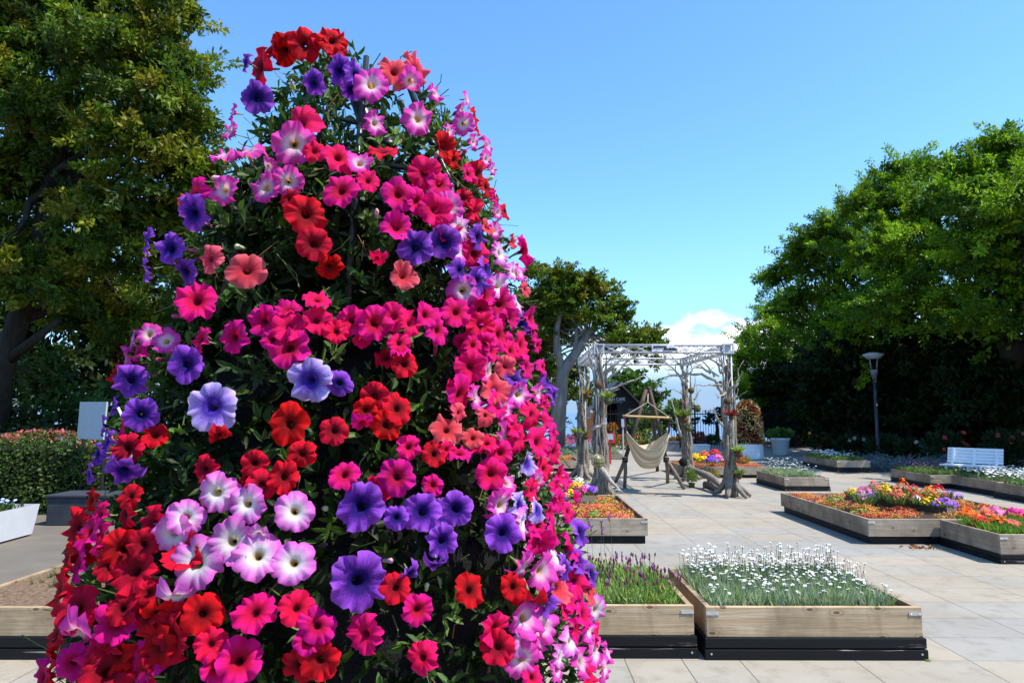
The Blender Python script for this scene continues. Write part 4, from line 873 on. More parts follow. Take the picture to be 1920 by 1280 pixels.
# sign board
sp = at(1222, 646.5, YF - .085); sq = at(1270, 659, YF - .085)
mb = MB(); y0 = YF - .10
mb.add([(sp.x, y0, sq.z), (sq.x, y0, sq.z), (sq.x - .06, y0, sp.z), (sp.x, y0, sp.z), (sp.x, y0 + .012, sq.z), (sq.x, y0 + .012, sq.z), (sq.x - .06, y0 + .012, sp.z), (sp.x, y0 + .012, sp.z)], [(0, 1, 2, 3), (4, 7, 6, 5), (0, 4, 5, 1), (1, 5, 6, 2), (2, 6, 7, 3), (3, 7, 4, 0)])
sg = mb.build('sign_board', simple('weathered_sign', (.72, .70, .72), .8, 0, .25, 20), pg)
text('sign_lettering', 'SHONAN', .052, (at(1223, 653, YF).x, y0 - .003, at(1223, 653.0, YF).z), M['ink'], sg, bold=.0035)
text('sign_lettering', 'ENOSHIMA', .052, (at(1242, 657.6, YF).x, y0 - .003, at(1242, 657.2, YF).z), M['ink'], sg, bold=.0035, sx=.92)
# fallen driftwood
mb = MB(); rng = random.Random(8)
P = [at(1290, 878, 13.9), at(1310, 884, 13.3), at(1328, 892, 12.9), at(1342, 901, 12.4), at(1352, 912, 12.0)]
mb.tube(P, [.05, .06, .065, .06, .03], 9, .12, rng); mb.tube([P[2], gnd(1332, 912, .03), gnd(1345, 918, .03)], [.04, .035, .02], 7, .12, rng)
mb.tube([P[0], gnd(1280, 902, .03)], [.045, .03], 7, .12, rng); mb.tube([gnd(1322, 908, .06), gnd(1338, 909, .07), gnd(1350, 920, .05)], [.07, .08, .04], 8, .15, rng); mb.tube([P[1], at(1322, 870, 13.2)], [.03, .006], 6)
tag(mb.build('driftwood_log', M['drift'], smooth=True), 'grey driftwood log lying on the paving between the two right columns', 'driftwood')
# hanging things
def hang(name, label, cat, px, py, Y, rpx, m, sz=1, rope=22, plant=None, group=None, frame=None):
    Y += .26; c = at(px, py, Y); r = rpx * Y / F; t = thing(name, label, cat, c, group)
    if m is not None:
        mb = MB(); mb.ball(c, r, sz, 14, .06); mb.build('ball', m, t, True)
    if rope:
        mb = MB(); u = c + Vector((0, 0, r * .8)); mb.tube([u, u + Vector((0, 0, rope * Y / F))], .004, 5); mb.build('cord', M['rope'], t)
    if plant:
        mb = MB(); col, n, L = plant
        for _ in range(n):
            a = random.uniform(0, 6.28); l = random.uniform(.2, 1.2)
            mb.blade(c + Vector((0, 0, r * .7)) + Vector((math.cos(a), math.sin(a), 0)) * r * .4, (math.cos(a) * l, math.sin(a) * l, random.uniform(.2, 1)), L * random.uniform(.6, 1.2), L * .16, jit(random.choice(col), .3))
        mb.build('leaves', M['plant'], t)
    return t
GR = [(.18, .26, .04), (.24, .3, .05), (.13, .2, .04)]
HG = 'plants hung on the pergola'
hang('moss_ball', 'yellow green moss ball on a string between the two right columns', 'hanging plant', 1307.5, 766, 12.8, 6.5, M['moss'], 1.05, 40, ([(.35, .3, .05), (.2, .22, .05)], 40, .05), HG)
hang('moss_ball', 'moss ball tucked high against the right rear column', 'hanging plant', 1296, 732, 14.2, 6, M['moss'], 1, 6, None, HG)
hang('hanging_pot', 'small dark pot hanging left of the right rear column', 'hanging plant', 1279, 755, 14.1, 5, M['coir'], 1, 14, None, HG)
hang('hanging_sphere', 'dark sphere hanging above the right end of the hammock stand', 'hanging ball', 1232, 737, 13.2, 5.5, M['black_metal'], 1, 20, None, HG)
hang('moss_ball', 'leafy yellow green moss ball hanging beside the cafe lettering', 'hanging plant', 1140, 751, 11.2, 8, M['moss'], 1, 14, (GR, 90, .13), HG)
hang('coir_ball', 'brown fibre ball hung high on the left front column', 'hanging plant', 1123, 722, 11.2, 7, M['coir'], 1, 8, None, HG)
hang('coir_ball', 'brown fibre ball tied to the right front column', 'hanging plant', 1364, 752, 11.2, 7, M['coir'], 1, 0, None, HG)
hang('basket', 'fern basket hanging beside the right rear column at hammock bar height', 'hanging plant', 1281, 786, 14.0, 9, M['coir'], .8, 30, (GR, 130, .18), HG)
hang('bromeliad', 'dark red bromeliad tied to the right front column', 'hanging plant', 1371, 783, 11.25, 5, M['coir'], 1, 0, ([(.22, .03, .03), (.30, .05, .04), (.12, .03, .03)], 120, .14), HG)
hang('succulent', 'bright yellow green succulent on the left rear column', 'hanging plant', 1079, 814, 13.9, 4, M['coir'], 1, 0, ([(.30, .36, .05), (.24, .32, .05)], 110, .13), HG)
hang('succulent', 'green and red succulent between the two left columns', 'hanging plant', 1098, 818, 13.6, 6, M['coir'], 1, 0, ([(.2, .25, .05), (.35, .06, .05), (.12, .2, .04)], 80, .10), HG)
hang('succulent', 'yellow and red leaved succulent high on the left rear column', 'hanging plant', 1100, 742, 13.9, 6, M['coir'], 1, 0, ([(.4, .32, .04), (.4, .06, .05), (.25, .28, .04)], 80, .11), HG)
hang('mossy_pot', 'mossy brown bowl strapped to the middle of the right rear column', 'hanging plant', 1291, 803, 14.1, 8, M['moss'], .7, 0, ([(.25, .24, .06), (.3, .28, .2)], 50, .10), HG)
hang('trailing_plant', 'bright green plant tied low on the right side of the right front column', 'hanging plant', 1385, 851, 11.3, 7, M['coir'], 1, 0, ([(.28, .42, .05), (.34, .46, .07)], 110, .12), HG)
hang('trailing_plant', 'orange tipped trailing succulent low beside the right front column', 'hanging plant', 1393, 872, 11.35, 5, None, 1, 0, ([(.5, .22, .08), (.3, .36, .06), (.45, .12, .12)], 130, .16), HG)
hang('trailing_plant', 'green plant in the roots of the right front column', 'hanging plant', 1386, 893, 11.3, 5, M['coir'], 1, 0, (GR, 60, .12), HG)
hang('dark_pot', 'black round pot at the foot of the right rear column', 'pot', 1281, 866, 13.9, 8, M['core'], 1, 0, None, HG)
# cage ball
c = at(1121.5, 864, 11.4); r = 13 * 11.15 / F
t = thing('wire_ball_basket', 'yellow wire ball basket hanging low on the left front column', 'basket', c, HG)
mb = MB()
for k in range(12):
    a = math.pi * k / 12; mb.tube([c + Vector((math.cos(a) * math.sin(q) * r, math.sin(a) * math.sin(q) * r, math.cos(q) * r)) for q in [6.283 * i / 28 for i in range(29)]], .0045, 4)
for z in (-.5, 0, .5): mb.tube([c + Vector((math.cos(q) * r * math.sqrt(1 - z * z), math.sin(q) * r * math.sqrt(1 - z * z), z * r)) for q in [6.283 * i / 28 for i in range(29)]], .005, 4)
mb.build('wire_cage', M['wire'], t)
mb = MB(); mb.ball(c - Vector((0, 0, r * .25)), r * .72, .8, 12, .1); mb.build('moss', M['moss'], t, True)
mb = MB()
for a in (0, 2.1, 4.2): mb.tube([c + Vector((math.cos(a) * r * .7, math.sin(a) * r * .7, r * .7)), c + Vector((0, 0, r + .42))], .003, 4)
mb.build('cord', M['rope'], t)
# small plants on the paving
def bush(name, label, cat, px, py, z0, rpx, hpx, cols, n=160, L=.1, pot=None, group=None, wd=.02):
    p = gnd(px, py); k = p.y / F; r = rpx * k; h = hpx * k; t = thing(name, label, cat, p, group); zb = 0
    if pot:
        m, rt_, rb, hp = pot; mb = MB(); rt_ *= k; rb *= k; zb = hp * k
        mb.lathe(p, [(rb * .9, 0), (rb, .01), (rt_ * .97, zb * .86), (rt_ * 1.06, zb * .87), (rt_ * 1.06, zb), (rt_ * .95, zb), (rt_ * .93, zb * .93), (.01, zb * .93)], 28); mb.build('pot', m, t, True)
    mb = MB()
    for _ in range(n):
        d = Vector((random.gauss(0, 1), random.gauss(0, 1), random.gauss(0, 1))).normalized() * random.random() ** .4
        q = p + Vector((d.x * r, d.y * r, zb + h * (.5 + .5 * d.z)))
        mb.blade(q, d + Vector((random.uniform(-.5, .5), random.uniform(-.5, .5), .5)), L * random.uniform(.6, 1.2), wd * random.uniform(.7, 1.3), jit(random.choice(cols), .35))
    mb.build('leaves', M['plant'], t); return t
bush('potted_plant', 'green bushy plant in a small mossy pot on the paving below the right rear column', 'potted plant', 1297, 914, 0, 8, 22, [(.16, .24, .05), (.22, .28, .06)], 260, .08, (M['moss'], 6, 5, 9))
bush('flowering_plant', 'low orange and yellow flowering plant behind the driftwood log', 'flowering plant', 1333, 896, 0, 13, 14, [(.2, .26, .05), (.5, .2, .04), (.16, .22, .04), (.4, .36, .05)], 260, .08)
CR = [(.66, .55, .24), (.7, .6, .32), (.45, .09, .05), (.35, .05, .04), (.66, .28, .04), (.3, .32, .07), (.2, .07, .04), (.5, .13, .15)]
p = gnd(1403, 859); k = p.y / F
t = thing('round_planter', 'white round planter carrying a leafy coleus tower right of the pergola', 'planter', p)
mb = MB(); mb.lathe(p, [(27 * k, 0), (27.5 * k, .02), (27.5 * k, 27 * k), (26 * k, 27 * k), (25.5 * k, 25 * k), (.01, 25 * k)], 40); mb.build('tub', M['white_matte'], t, False)
t2 = thing('coleus_tower', 'tall cone of yellow, orange and dark red coleus leaves growing in the white round planter', 'plant', p + Vector((0, 0, 27 * k)))
mb = MB(); H = 80 * k
mb.lathe(p + Vector((0, 0, 25.5 * k)), [(22 * k, 0), (20 * k, H * .4), (15 * k, H * .8), (7 * k, H * .95)], 20); mb.build('core', M['core'], t2)
mb = MB()
for _ in range(2600):
    z = random.random(); a = random.uniform(0, 6.28); rr = (25 - 5 * z - 8 * z ** 6) * k * (1 - .55 * max(0, z - .86) / .14) * random.uniform(.92, 1.1)
    q = p + Vector((math.cos(a) * rr, math.sin(a) * rr, 27 * k + z * H)); d = Vector((math.cos(a), math.sin(a), random.uniform(-.4, .6)))
    c = random.choice(CR[:2] * 4 + CR) if math.sin(a * 2 + z * 9) > -.55 else random.choice(CR[2:]); c = (.5, .3, .03) if (z < .3 and math.cos(a) > .5 and random.random() < .6) else c
    mb.blade(q, d + Vector((random.uniform(-.7, .7), random.uniform(-.7, .7), random.uniform(-.7, .5))), .085, .06, jit(c, .35))
mb.build('leaves', M['plant'], t2)
bush('white_pot', 'white flower pot with a wide green plant, in front of the dark trees', 'potted plant', 1464, 852, 0, 21, 13, [(.10, .2, .03), (.13, .25, .04), (.07, .15, .03)], 420, .16, (M['white_matte'], 16.5, 13, 31), wd=.09)
# ------------------------------------------------------------------ hammock and stand
AP = at(1215, 736, 13.2); JL = at(1172, 861, 13.0); JR = at(1249, 861, 13.0)
st = thing('hammock_stand', 'brown timber frame stand with splayed legs under the pergola', 'stand', (AP.x, AP.y, 0))
def pole(a, b2, r, nm='pole'):
    mb = MB(); mb.tube([a, Vector(a).lerp(b2, .5) + Vector((.012, 0, .01)), b2], [r, r * 1.05, r], 10, .04); mb.build(nm, M['dark_wood'] if nm == 'pole' else M['stand_wood'], st, True)
pole(AP + Vector((-.04, 0, .06)), JL, .038); pole(AP + Vector((.04, .05, .06)), JR + Vector((.02, .12, 0)), .038)
pole(AP + Vector((.05, .15, .1)), gnd(1233, 883), .04)
for a, g in ((JL, gnd(1171, 915)), (JL, gnd(1154, 903)), (JR, gnd(1283, 917)), (JR, gnd(1252, 905))):
    d = (Vector(a) - g).normalized(); pole(Vector(a) + d * .05, g, .034, 'leg')
mb = MB()
for j in (JL, JR): mb.lathe(j - Vector((0, 0, .05)), [(.055, 0), (.055, .09)], 12)
mb.build('clamp', M['black_metal'], st)
BL = at(1170.5, 779.5, 12.55); BR = at(1256.5, 783, 12.55)
hk = thing('hammock_chair', 'cream striped cotton hammock chair hanging from a bamboo bar', 'hammock', (BL + BR) / 2)
mb = MB(); d = (BR - BL).normalized(); L = (BR - BL).length
mb.tube([BL - d * .03 + d * (L + .06) * i / 8 for i in range(9)], [.02, .019, .0185, .02, .0185, .019, .0185, .02, .021], 10, .02); mb.build('spreader_bar', M['bamboo'], hk, True)
kn = at(1214.5, 754, 12.7); tp = at(1215, 738, 13.1)
mb = MB(); mb.tube([BL, kn], .009, 6); mb.tube([BR, kn], .009, 6); mb.tube([kn, tp], .010, 6); mb.ball(kn, .02, 1, 8); mb.build('rope', M['rope'], hk)
mb = MB(); NU, NV = 46, 34; V = []
def sling(u, v):
    # u 0..1 left to right, v 0..1 front lip to back lip
    uu = 2 * u - 1
    x = BL.x + .03 + (BR.x - BL.x - .06) * (.5 + .5 * (uu * (1 - .16 * (1 - uu * uu))))
    cat = 1 - abs(uu) ** 3.8; crim = 1 - abs(uu) ** 2.5
    front = -.31 - .29 * crim; back = -.27 - .28 * crim
    mid = -.40 - .92 * cat
    z = (1 - v) ** 2 * front + 2 * v * (1 - v) * mid + v * v * back
    wdt = .05 + .34 * cat
    y = BL.y - wdt * .9 + 1.8 * wdt * v
    ru = .014 * cat * math.sin(v * 31 + 3 * uu) + .012 * math.sin(v * 57 + uu * 5) * (1 - .5 * cat)
    return Vector((x + .01 * math.sin(v * 20) * (1 - cat), y, BL.z + z + ru + .02))
vs = [sling(i / NU, j / NV) for i in range(NU + 1) for j in range(NV + 1)]
fs = [(i * (NV + 1) + j, (i + 1) * (NV + 1) + j, (i + 1) * (NV + 1) + j + 1, i * (NV + 1) + j + 1) for i in range(NU) for j in range(NV)]
b0 = len(mb.v); mb.add(vs, fs)
st_c = [(.70, .60, .42), (.76, .70, .56), (.60, .44, .25), (.76, .70, .58), (.66, .55, .38), (.52, .35, .2)]
for i in range(NU + 1):
    for j in range(NV + 1): mb.t[b0 + i * (NV + 1) + j] = st_c[(j * 2 + j // 5) % 6]
o = mb.build('sling', M['cloth'], hk, True)
sm = o.modifiers.new('thick', 'SOLIDIFY'); sm.thickness = .006
for e, u in ((BL, 0), (BR, 1)):
    mb = MB()
    for j in range(0, NV + 1, 2): mb.tube([e + Vector((0, random.uniform(-.02, .02), 0)), e.lerp(sling(u, j / NV), .5) + Vector((random.uniform(-.01, .01), 0, 0)), sling(u, j / NV)], .006, 5)
    mb.build('strings', M['brown_string'], hk)
# ------------------------------------------------------------------ bench
c0 = gnd(1766, 886.5); sc = c0.y
bl = at(1761, 867, 13.6); br = at(1868, 878, 12.9)
dX = (Vector((br.x - bl.x, br.y - bl.y, 0))).normalized(); dN = Vector((-dX.y, dX.x, 0)); BLn = (Vector((br.x - bl.x, br.y - bl.y, 0))).length
sz = (bl.z + br.z) / 2
bn = thing('bench', 'white slatted bench with reclined backrest standing before the dark trees', 'bench', (bl.x, bl.y, 0))
def obox(mb, o, ux, uy, uz, a, b2):
    vs = [o + ux * x + uy * y + uz * z for z in (a[2], b2[2]) for x, y in ((a[0], a[1]), (b2[0], a[1]), (b2[0], b2[1]), (a[0], b2[1]))]
    mb.add(vs, [(0, 3, 2, 1), (4, 5, 6, 7), (0, 1, 5, 4), (1, 2, 6, 5), (2, 3, 7, 6), (3, 0, 4, 7)])
UZ = Vector((0, 0, 1)); O = Vector((bl.x, bl.y, 0))
mb = MB()
for i in range(5): obox(mb, O, dX, dN, UZ, (0, i * .085, sz - .025), (BLn, i * .085 + .075, sz))
mb.build('seat', M['white'], bn, bevel=.004)
up = (UZ * .95 + dN * .31).normalized(); nb = up.cross(dX).normalized(); ob = O + dN * .44 + UZ * (sz + .0)
mb = MB()
for i in range(5): obox(mb, ob, dX, nb, up, (0, 0, .02 + i * .062), (BLn, .022, .02 + i * .062 + .056))
mb.build('backrest', M['white'], bn, bevel=.004)
for x in (.08, BLn / 2 - .02, BLn - .12):
    mb = MB(); obox(mb, O, dX, dN, UZ, (x, .03, 0), (x + .04, .07, sz - .026)); obox(mb, O, dX, dN, UZ, (x, .38, 0), (x + .04, .42, sz - .026)); obox(mb, O, dX, dN, UZ, (x, .071, sz - .07), (x + .04, .379, sz - .03)); obox(mb, ob, dX, nb, up, (x, -.03, -.05), (x + .04, -.002, .3))
    mb.build('leg', M['white'], bn)
# ------------------------------------------------------------------ street lamps
def lamp(label, px, Yl, ztop, hw):
    x = at(px, 773, Yl).x; t = thing('street_lamp', label, 'street lamp', (x, Yl, 0), 'street lamps under the trees')
    mb = MB(); mb.lathe((x, Yl, 0), [(.09, 0), (.09, .3), (.055, .34), (.045, ztop - .75)], 14); po_ = mb.build('pole', M['lamppole'], t, True)
    mb = MB(); mb.lathe((x, Yl, 0), [(.06, ztop - .75), (.11, ztop - .5), (.11, ztop - .46), (.02, ztop - .46)], 14)
    for k in range(4):
        a = k * math.pi / 2 + .4; mb.tube([(x + .10 * math.cos(a), Yl + .10 * math.sin(a), ztop - .47), (x + hw * .5 * math.cos(a), Yl + hw * .5 * math.sin(a), ztop - .12)], .014, 6)
    mb.build('bracket', M['lampgrey'], po_, True)
    mb = MB(); mb.lathe((x, Yl, 0), [(hw * .55, ztop - .14), (hw * .62, ztop - .13), (hw, ztop - .03), (hw, ztop), (hw * .5, ztop + .05), (.02, ztop + .06)], 28); mb.build('lamp_shade', M['lampdisc'], t, True)
lamp('nearer grey street lamp with a flat dish head before the dark trees', 1643, 20.5, at(1643, 664, 20.5).z, .29)
lamp('small far street lamp with a dish head near the left end of the wood', 1483, 29, at(1483, 719, 29).z, .18)
# rose bushes in the shade, one by one
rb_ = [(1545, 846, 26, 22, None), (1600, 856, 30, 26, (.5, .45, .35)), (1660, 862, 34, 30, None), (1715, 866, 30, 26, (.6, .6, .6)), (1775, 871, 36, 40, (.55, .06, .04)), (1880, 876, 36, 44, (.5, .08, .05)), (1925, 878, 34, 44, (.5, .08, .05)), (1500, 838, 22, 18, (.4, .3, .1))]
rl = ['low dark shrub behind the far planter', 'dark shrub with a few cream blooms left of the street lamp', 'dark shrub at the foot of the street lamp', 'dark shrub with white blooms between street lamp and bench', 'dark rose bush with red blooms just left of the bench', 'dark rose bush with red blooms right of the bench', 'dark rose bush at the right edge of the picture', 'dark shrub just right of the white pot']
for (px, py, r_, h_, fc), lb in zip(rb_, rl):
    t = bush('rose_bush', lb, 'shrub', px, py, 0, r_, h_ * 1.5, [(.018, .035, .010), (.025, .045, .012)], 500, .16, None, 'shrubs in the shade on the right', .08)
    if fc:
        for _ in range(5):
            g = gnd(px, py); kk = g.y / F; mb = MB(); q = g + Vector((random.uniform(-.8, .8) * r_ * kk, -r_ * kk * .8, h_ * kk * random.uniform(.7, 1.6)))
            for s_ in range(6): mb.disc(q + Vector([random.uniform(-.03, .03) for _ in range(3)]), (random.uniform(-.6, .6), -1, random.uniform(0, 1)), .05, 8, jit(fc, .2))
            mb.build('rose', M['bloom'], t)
# flowering bushes behind the hammock
for px, py, r_, h_, cols, lb in ((1165, 842, 22, 26, [(.12, .2, .04), (.5, .06, .04), (.10, .17, .03)], 'red flowering bush behind the red framed notice, left of the hammock'), (1215, 840, 26, 34, [(.13, .24, .04), (.4, .2, .05), (.1, .18, .03), (.2, .3, .05)], 'tall orange and green bush behind the hammock sling'),
    (1195, 838, 10, 20, [(.6, .06, .14), (.5, .05, .1), (.12, .2, .04)], 'crimson flowering bush seen above the left rim of the hammock'), (1238, 836, 10, 18, [(.45, .12, .6), (.3, .08, .5), (.12, .2, .04)], 'violet flowering bush seen above the right rim of the hammock'), (1268, 838, 14, 18, [(.5, .2, .05), (.4, .36, .05), (.14, .22, .04), (.5, .1, .06)], 'yellow and orange flowers between the hammock and the right rear column'),
    (1312, 838, 11, 28, [(.65, .1, .22), (.6, .1, .12), (.12, .2, .04)], 'pink flowering bush right of the right rear column'), (1072, 838, 14, 24, [(.55, .12, .4), (.45, .15, .5), (.12, .18, .05)], 'pink and lilac flowering bush between pale trunk and left rear column'), (1335, 832, 16, 16, [(.05, .1, .02), (.07, .13, .03)], 'low green bush under the small pine'), (1285, 830, 14, 20, [(.1, .2, .03), (.13, .24, .03)], 'light green bush against the railing')):
    bush('flowering_bush', lb, 'flowering bush', px, py, 0, r_, h_, cols, 420, .11, None, 'flowering bushes behind the hammock', .07)
p = at(1148, 795, 21); k = p.y / F
bush('flower_pot', 'dark pot of orange and red begonias beside the cafe doorway', 'potted plant', 1148, 838, 0, 10, 16, [(.6, .1, .06), (.65, .22, .04), (.15, .24, .04)], 260, .1, (M['dark_wood'], 9, 7, 28), wd=.06)
for px, w_, lab in ((1318, 26, 'white stone block planter behind the far tier'), (1262, 24, 'grey stone block planter right of the hammock')):
    g = gnd(px, 852 if w_ == 26 else 846); k = g.y / F; mb = MB(); mb.box((g.x - w_ * k / 2, g.y, 0), (g.x + w_ * k / 2, g.y + .5, 16 * k)); mb.box((g.x - w_ * k / 2 - .02, g.y - .02, 16 * k + .001), (g.x + w_ * k / 2 + .02, g.y + .52, 18 * k))
    tag(mb.build('stone_planter', M['white_matte'] if w_ == 26 else M['lampgrey'], bevel=.01), lab, 'planter', 'stone block planters')
# red framed notice
a, b2 = at(1134, 812, 19), at(1154, 830, 19); t = thing('notice_stand', 'white notice in a red frame standing behind the left front column', 'sign', ((a.x + b2.x) / 2, 19, 0))
mb = MB(); mb.box((a.x, 19, b2.z), (b2.x, 19.04, a.z)); mb.box(((a.x + b2.x) / 2 - .03, 19.041, 0), ((a.x + b2.x) / 2 + .03, 19.08, a.z - .05)); mb.build('frame', M['red'], t)
mb = MB(); mb.box((a.x + .02, 18.985, b2.z + .09), (b2.x - .06, 18.998, a.z - .02)); mb.build('sheet', M['paper'], t)
a, b2 = at(1165, 785, 20), at(1172, 800, 20); mb = MB(); mb.box((a.x, 20, b2.z), (b2.x, 20.02, a.z)); mb.box((a.x + .03, 20.021, 0), (a.x + .07, 20.05, a.z - .02))
tag(mb.build('small_notice', M['paper']), 'small pale notice on a post left of the hammock bar', 'sign')
# ------------------------------------------------------------------ left side: hedge, board, planters
hd = thing('azalea_hedge', 'clipped azalea hedge with a flush of coral flowers on its top, on the far left', 'hedge', tuple(gnd(60, 930)))
n = 26000
X0, X1, Y0, Y1, Zt = -13.5, -5.15, 9.75, 11.8, 1.0
P = np.empty((n, 3)); ftop = rs.rand(n) < .42
u, v, q = rs.rand(n), rs.rand(n), rs.rand(n)
P[:, 0] = X0 + (X1 - X0) * u; P[:, 1] = np.where(ftop, Y0 + (Y1 - Y0) * v, Y0 + .25 * q ** 2); P[:, 2] = np.where(ftop, Zt - .12 * q ** 2, Zt * v)
side = rs.rand(n) < .16; P[side, 0] = X1 - .25 * q[side] ** 2; P[side, 1] = Y0 + (Y1 - Y0) * u[side]; P[side, 2] = Zt * v[side]
bumpz = .06 * np.sin(P[:, 0] * 2.3) + .05 * np.sin(P[:, 1] * 3.1 + P[:, 0]); P[:, 2] += bumpz * P[:, 2] / Zt; P[:, 1] += .05 * np.sin(P[:, 0] * 5 + P[:, 2] * 4)
Nn = np.where(ftop[:, None], [0, 0, 1.], [0, -1., .3]); Nn[side] = [1, 0, .3]
A = unit(Nn * .6 + rs.normal(size=(n, 3)) * .6); C = np.array([(.05, .09, .015), (.075, .11, .02), (.035, .065, .012)])[rs.randint(3, size=n)] * rs.uniform(.7, 1.3, (n, 1))
fl = ftop & (P[:, 1] > Y0 + .25) & (rs.rand(n) < .45) & (np.sin(P[:, 0] * 3) + np.sin(P[:, 1] * 4 + 1) > -.6)
C[fl] = np.array([(.62, .12, .12), (.66, .16, .10), (.6, .12, .2)])[rs.randint(3, size=fl.sum())]
leaf_mesh('foliage', M['leaf'], hd, P, A, Nn + rs.normal(size=(n, 3)) * .5, rs.uniform(.04, .075, n), rs.uniform(.025, .045, n), np.clip(C, 0, 1))
mb = MB(); mb.box((X0 + .2, Y0 + .2, 0), (X1 - .2, Y1 - .2, Zt - .14)); mb.build('inner_twigs', M['core'], hd)
# white board
bp = [at(150, 753, 9.9), at(200, 753, 9.45), at(193, 824, 9.45), at(144, 822, 9.9)]
wb = thing('blank_board', 'blank white board on posts standing over the azalea hedge', 'sign', (bp[0].x, 9.6, 0))
dd = Vector((.1, .035, 0)) * .4
mb = MB(); mb.add([*bp, *[p_ + Vector((0, .035, 0)) for p_ in bp]], [(0, 3, 2, 1), (4, 5, 6, 7), (0, 1, 5, 4), (1, 2, 6, 5), (2, 3, 7, 6), (3, 0, 4, 7)]); mb.build('panel', M['paper'], wb)
mb = MB()
for p_ in (bp[0].lerp(bp[1], .12), bp[0].lerp(bp[1], .92)): mb.tube([(p_.x, p_.y + .06, 0), (p_.x, p_.y + .06, p_.z - .01)], .02, 8)
mb.build('post', M['black_metal'], wb)
g = at(220, 766, 11); mb = MB(); mb.tube([(g.x, 12.4, 0), (g.x * 1.127, 12.4, 1.5)], .025, 8); tag(mb.build('marker_post', M['white']), 'thin white post behind the board beside the pyramid', 'post')
g = at(222, 775, 15); 
# white trough
w0, w1 = gnd(60, 1003), gnd(-70, 1039); zt = .35
dX = (w0 - w1).normalized(); dN = Vector((-dX.y, dX.x, 0)); LL = (w0 - w1).length
wt = thing('white_trough', 'white trough planter of small pale blue flowers at the left edge', 'planter', w0)
mb = MB(); fl_ = .04
def quadbox(o, L_, wd, z0, z1, f):
    a = [o, o + dX * L_, o + dX * L_ + dN * wd, o + dN * wd]; b3 = [o - dX * f - dN * f, o + dX * (L_ + f) - dN * f, o + dX * (L_ + f) + dN * (wd + f), o - dX * f + dN * (wd + f)]
    return [Vector((p_.x, p_.y, z0)) for p_ in a] + [Vector((p_.x, p_.y, z1)) for p_ in b3]
mb.add(quadbox(w1, LL, .5, .02, zt, fl_), [(0, 3, 2, 1), (0, 1, 5, 4), (1, 2, 6, 5), (2, 3, 7, 6), (3, 0, 4, 7)])
mb.add(quadbox(w1 + dX * .02 + dN * .02, LL - .04, .46, .06, zt, fl_), [(0, 1, 2, 3), (0, 4, 5, 1), (1, 5, 6, 2), (2, 6, 7, 3), (3, 7, 4, 0)])
mb.build('trough', simple('weathered_white_paint', (.50, .50, .51), .55, 0, .06, 5), wt)
mb = MB(); mb.add([p_ for p_ in quadbox(w1 + dX * .02 + dN * .02, LL - .04, .46, zt - .06, zt - .06, fl_ * .8)[4:]], [(0, 1, 2, 3)]); mb.build('soil', M['soil'], wt)
mb = MB()
for _ in range(260):
    p_ = w1 + dX * random.uniform(.05, LL - .05) + dN * random.uniform(.05, .45) + Vector((0, 0, zt - .05))
    mb.blade(p_, (random.uniform(-.6, .6), random.uniform(-.6, .6), 1), .12, .025, jit((.05, .09, .02), .3))
for _ in range(40):
    p_ = w1 + dX * random.uniform(.05, LL - .05) + dN * random.uniform(.05, .45) + Vector((0, 0, zt + random.uniform(.02, .09))); mb.disc(p_, (random.uniform(-.4, .4), -.5, 1), .022, 8, jit((.45, .55, .8), .1))
tag(mb.build('blue_flowers', M['bloom']), 'small pale blue flowers growing in the white trough', 'flowers', kind='stuff')
w0 = gnd(160, 985); mb = MB(); mb.box((w0.x - .5, w0.y, .0), (w0.x + .25, w0.y + .5, .34)); mb.box((w0.x - .52, w0.y - .02, .341), (w0.x + .27, w0.y + .52, .375))
tag(mb.build('slate_planter', simple('slate', (.03, .034, .042), .8, 0, .25, 8), bevel=.008), 'dark slate planter box, darkened further for shade, between white trough and pyramid', 'planter')  # slate colour lowered to stand for the shade over this box
# leaf litter
for px, py, cs, lb in ((1728, 1027, [(.35, .08, .02), (.3, .14, .03)], 'small heap of rust coloured debris on the paving before the right-hand bed'), (1736, 1238, [(.25, .4, .04)], 'green leaf lying on the paving by the corner of the daisy planter')):
    g = gnd(px, py); mb = MB()
    for _ in range(60 if py < 1100 else 2): mb.blade(g + Vector((random.gauss(0, .07) if py < 1100 else 0, random.gauss(0, .05) if py < 1100 else 0, .006)), (random.uniform(-1, 1), random.uniform(-1, 1), .15), .035, .018, jit(random.choice(cs), .3))
    tag(mb.build('leaf_litter' if py < 1100 else 'fallen_leaf', M['plant']), lb, 'leaf litter' if py < 1100 else 'leaf')
# ------------------------------------------------------------------ petunia tower
TX, TY = -.420, 1.70
PZ = [.0, .40, .76, 1.11, 1.265, 1.57, 1.81, 1.96, 2.09, 2.24, 2.33]
PR = [.66, .66, .63, .60, .555, .465, .43, .37, .29, .22, .18]
def tr(z): return float(np.interp(z, PZ, PR))
def tc(z): return Vector((TX + .03 * (z - 1.1), TY, z))
tw = thing('petunia_tower', 'tall cone of red, pink, white and purple petunias filling the left foreground', 'flower tower', (TX, TY, 0))
mb = MB(); mb.lathe((TX, TY, 0), [(.58, 0), (.62, .02), (.66, .38), (.69, .40), (.69, .45), (.62, .45), (.61, .41), (.01, .41)], 48); mb.build('tub', M['white_matte'], tw)
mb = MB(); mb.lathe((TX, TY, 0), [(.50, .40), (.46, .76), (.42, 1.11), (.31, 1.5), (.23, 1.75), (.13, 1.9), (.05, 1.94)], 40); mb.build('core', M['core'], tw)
mb = MB(); c = tc(2.1)
mb.tube([(c.x + .06, TY - .03, 1.7), (c.x + .065, TY - .03, 2.12)], .018, 12); mb.tube([(c.x + .065, TY - .03, 2.06), (c.x + .065, TY - .03, 2.075)], .026, 12)
mb.tube([(c.x - .01, TY - .08, 2.20), (c.x + .05, TY - .06, 2.02)], .020, 10)
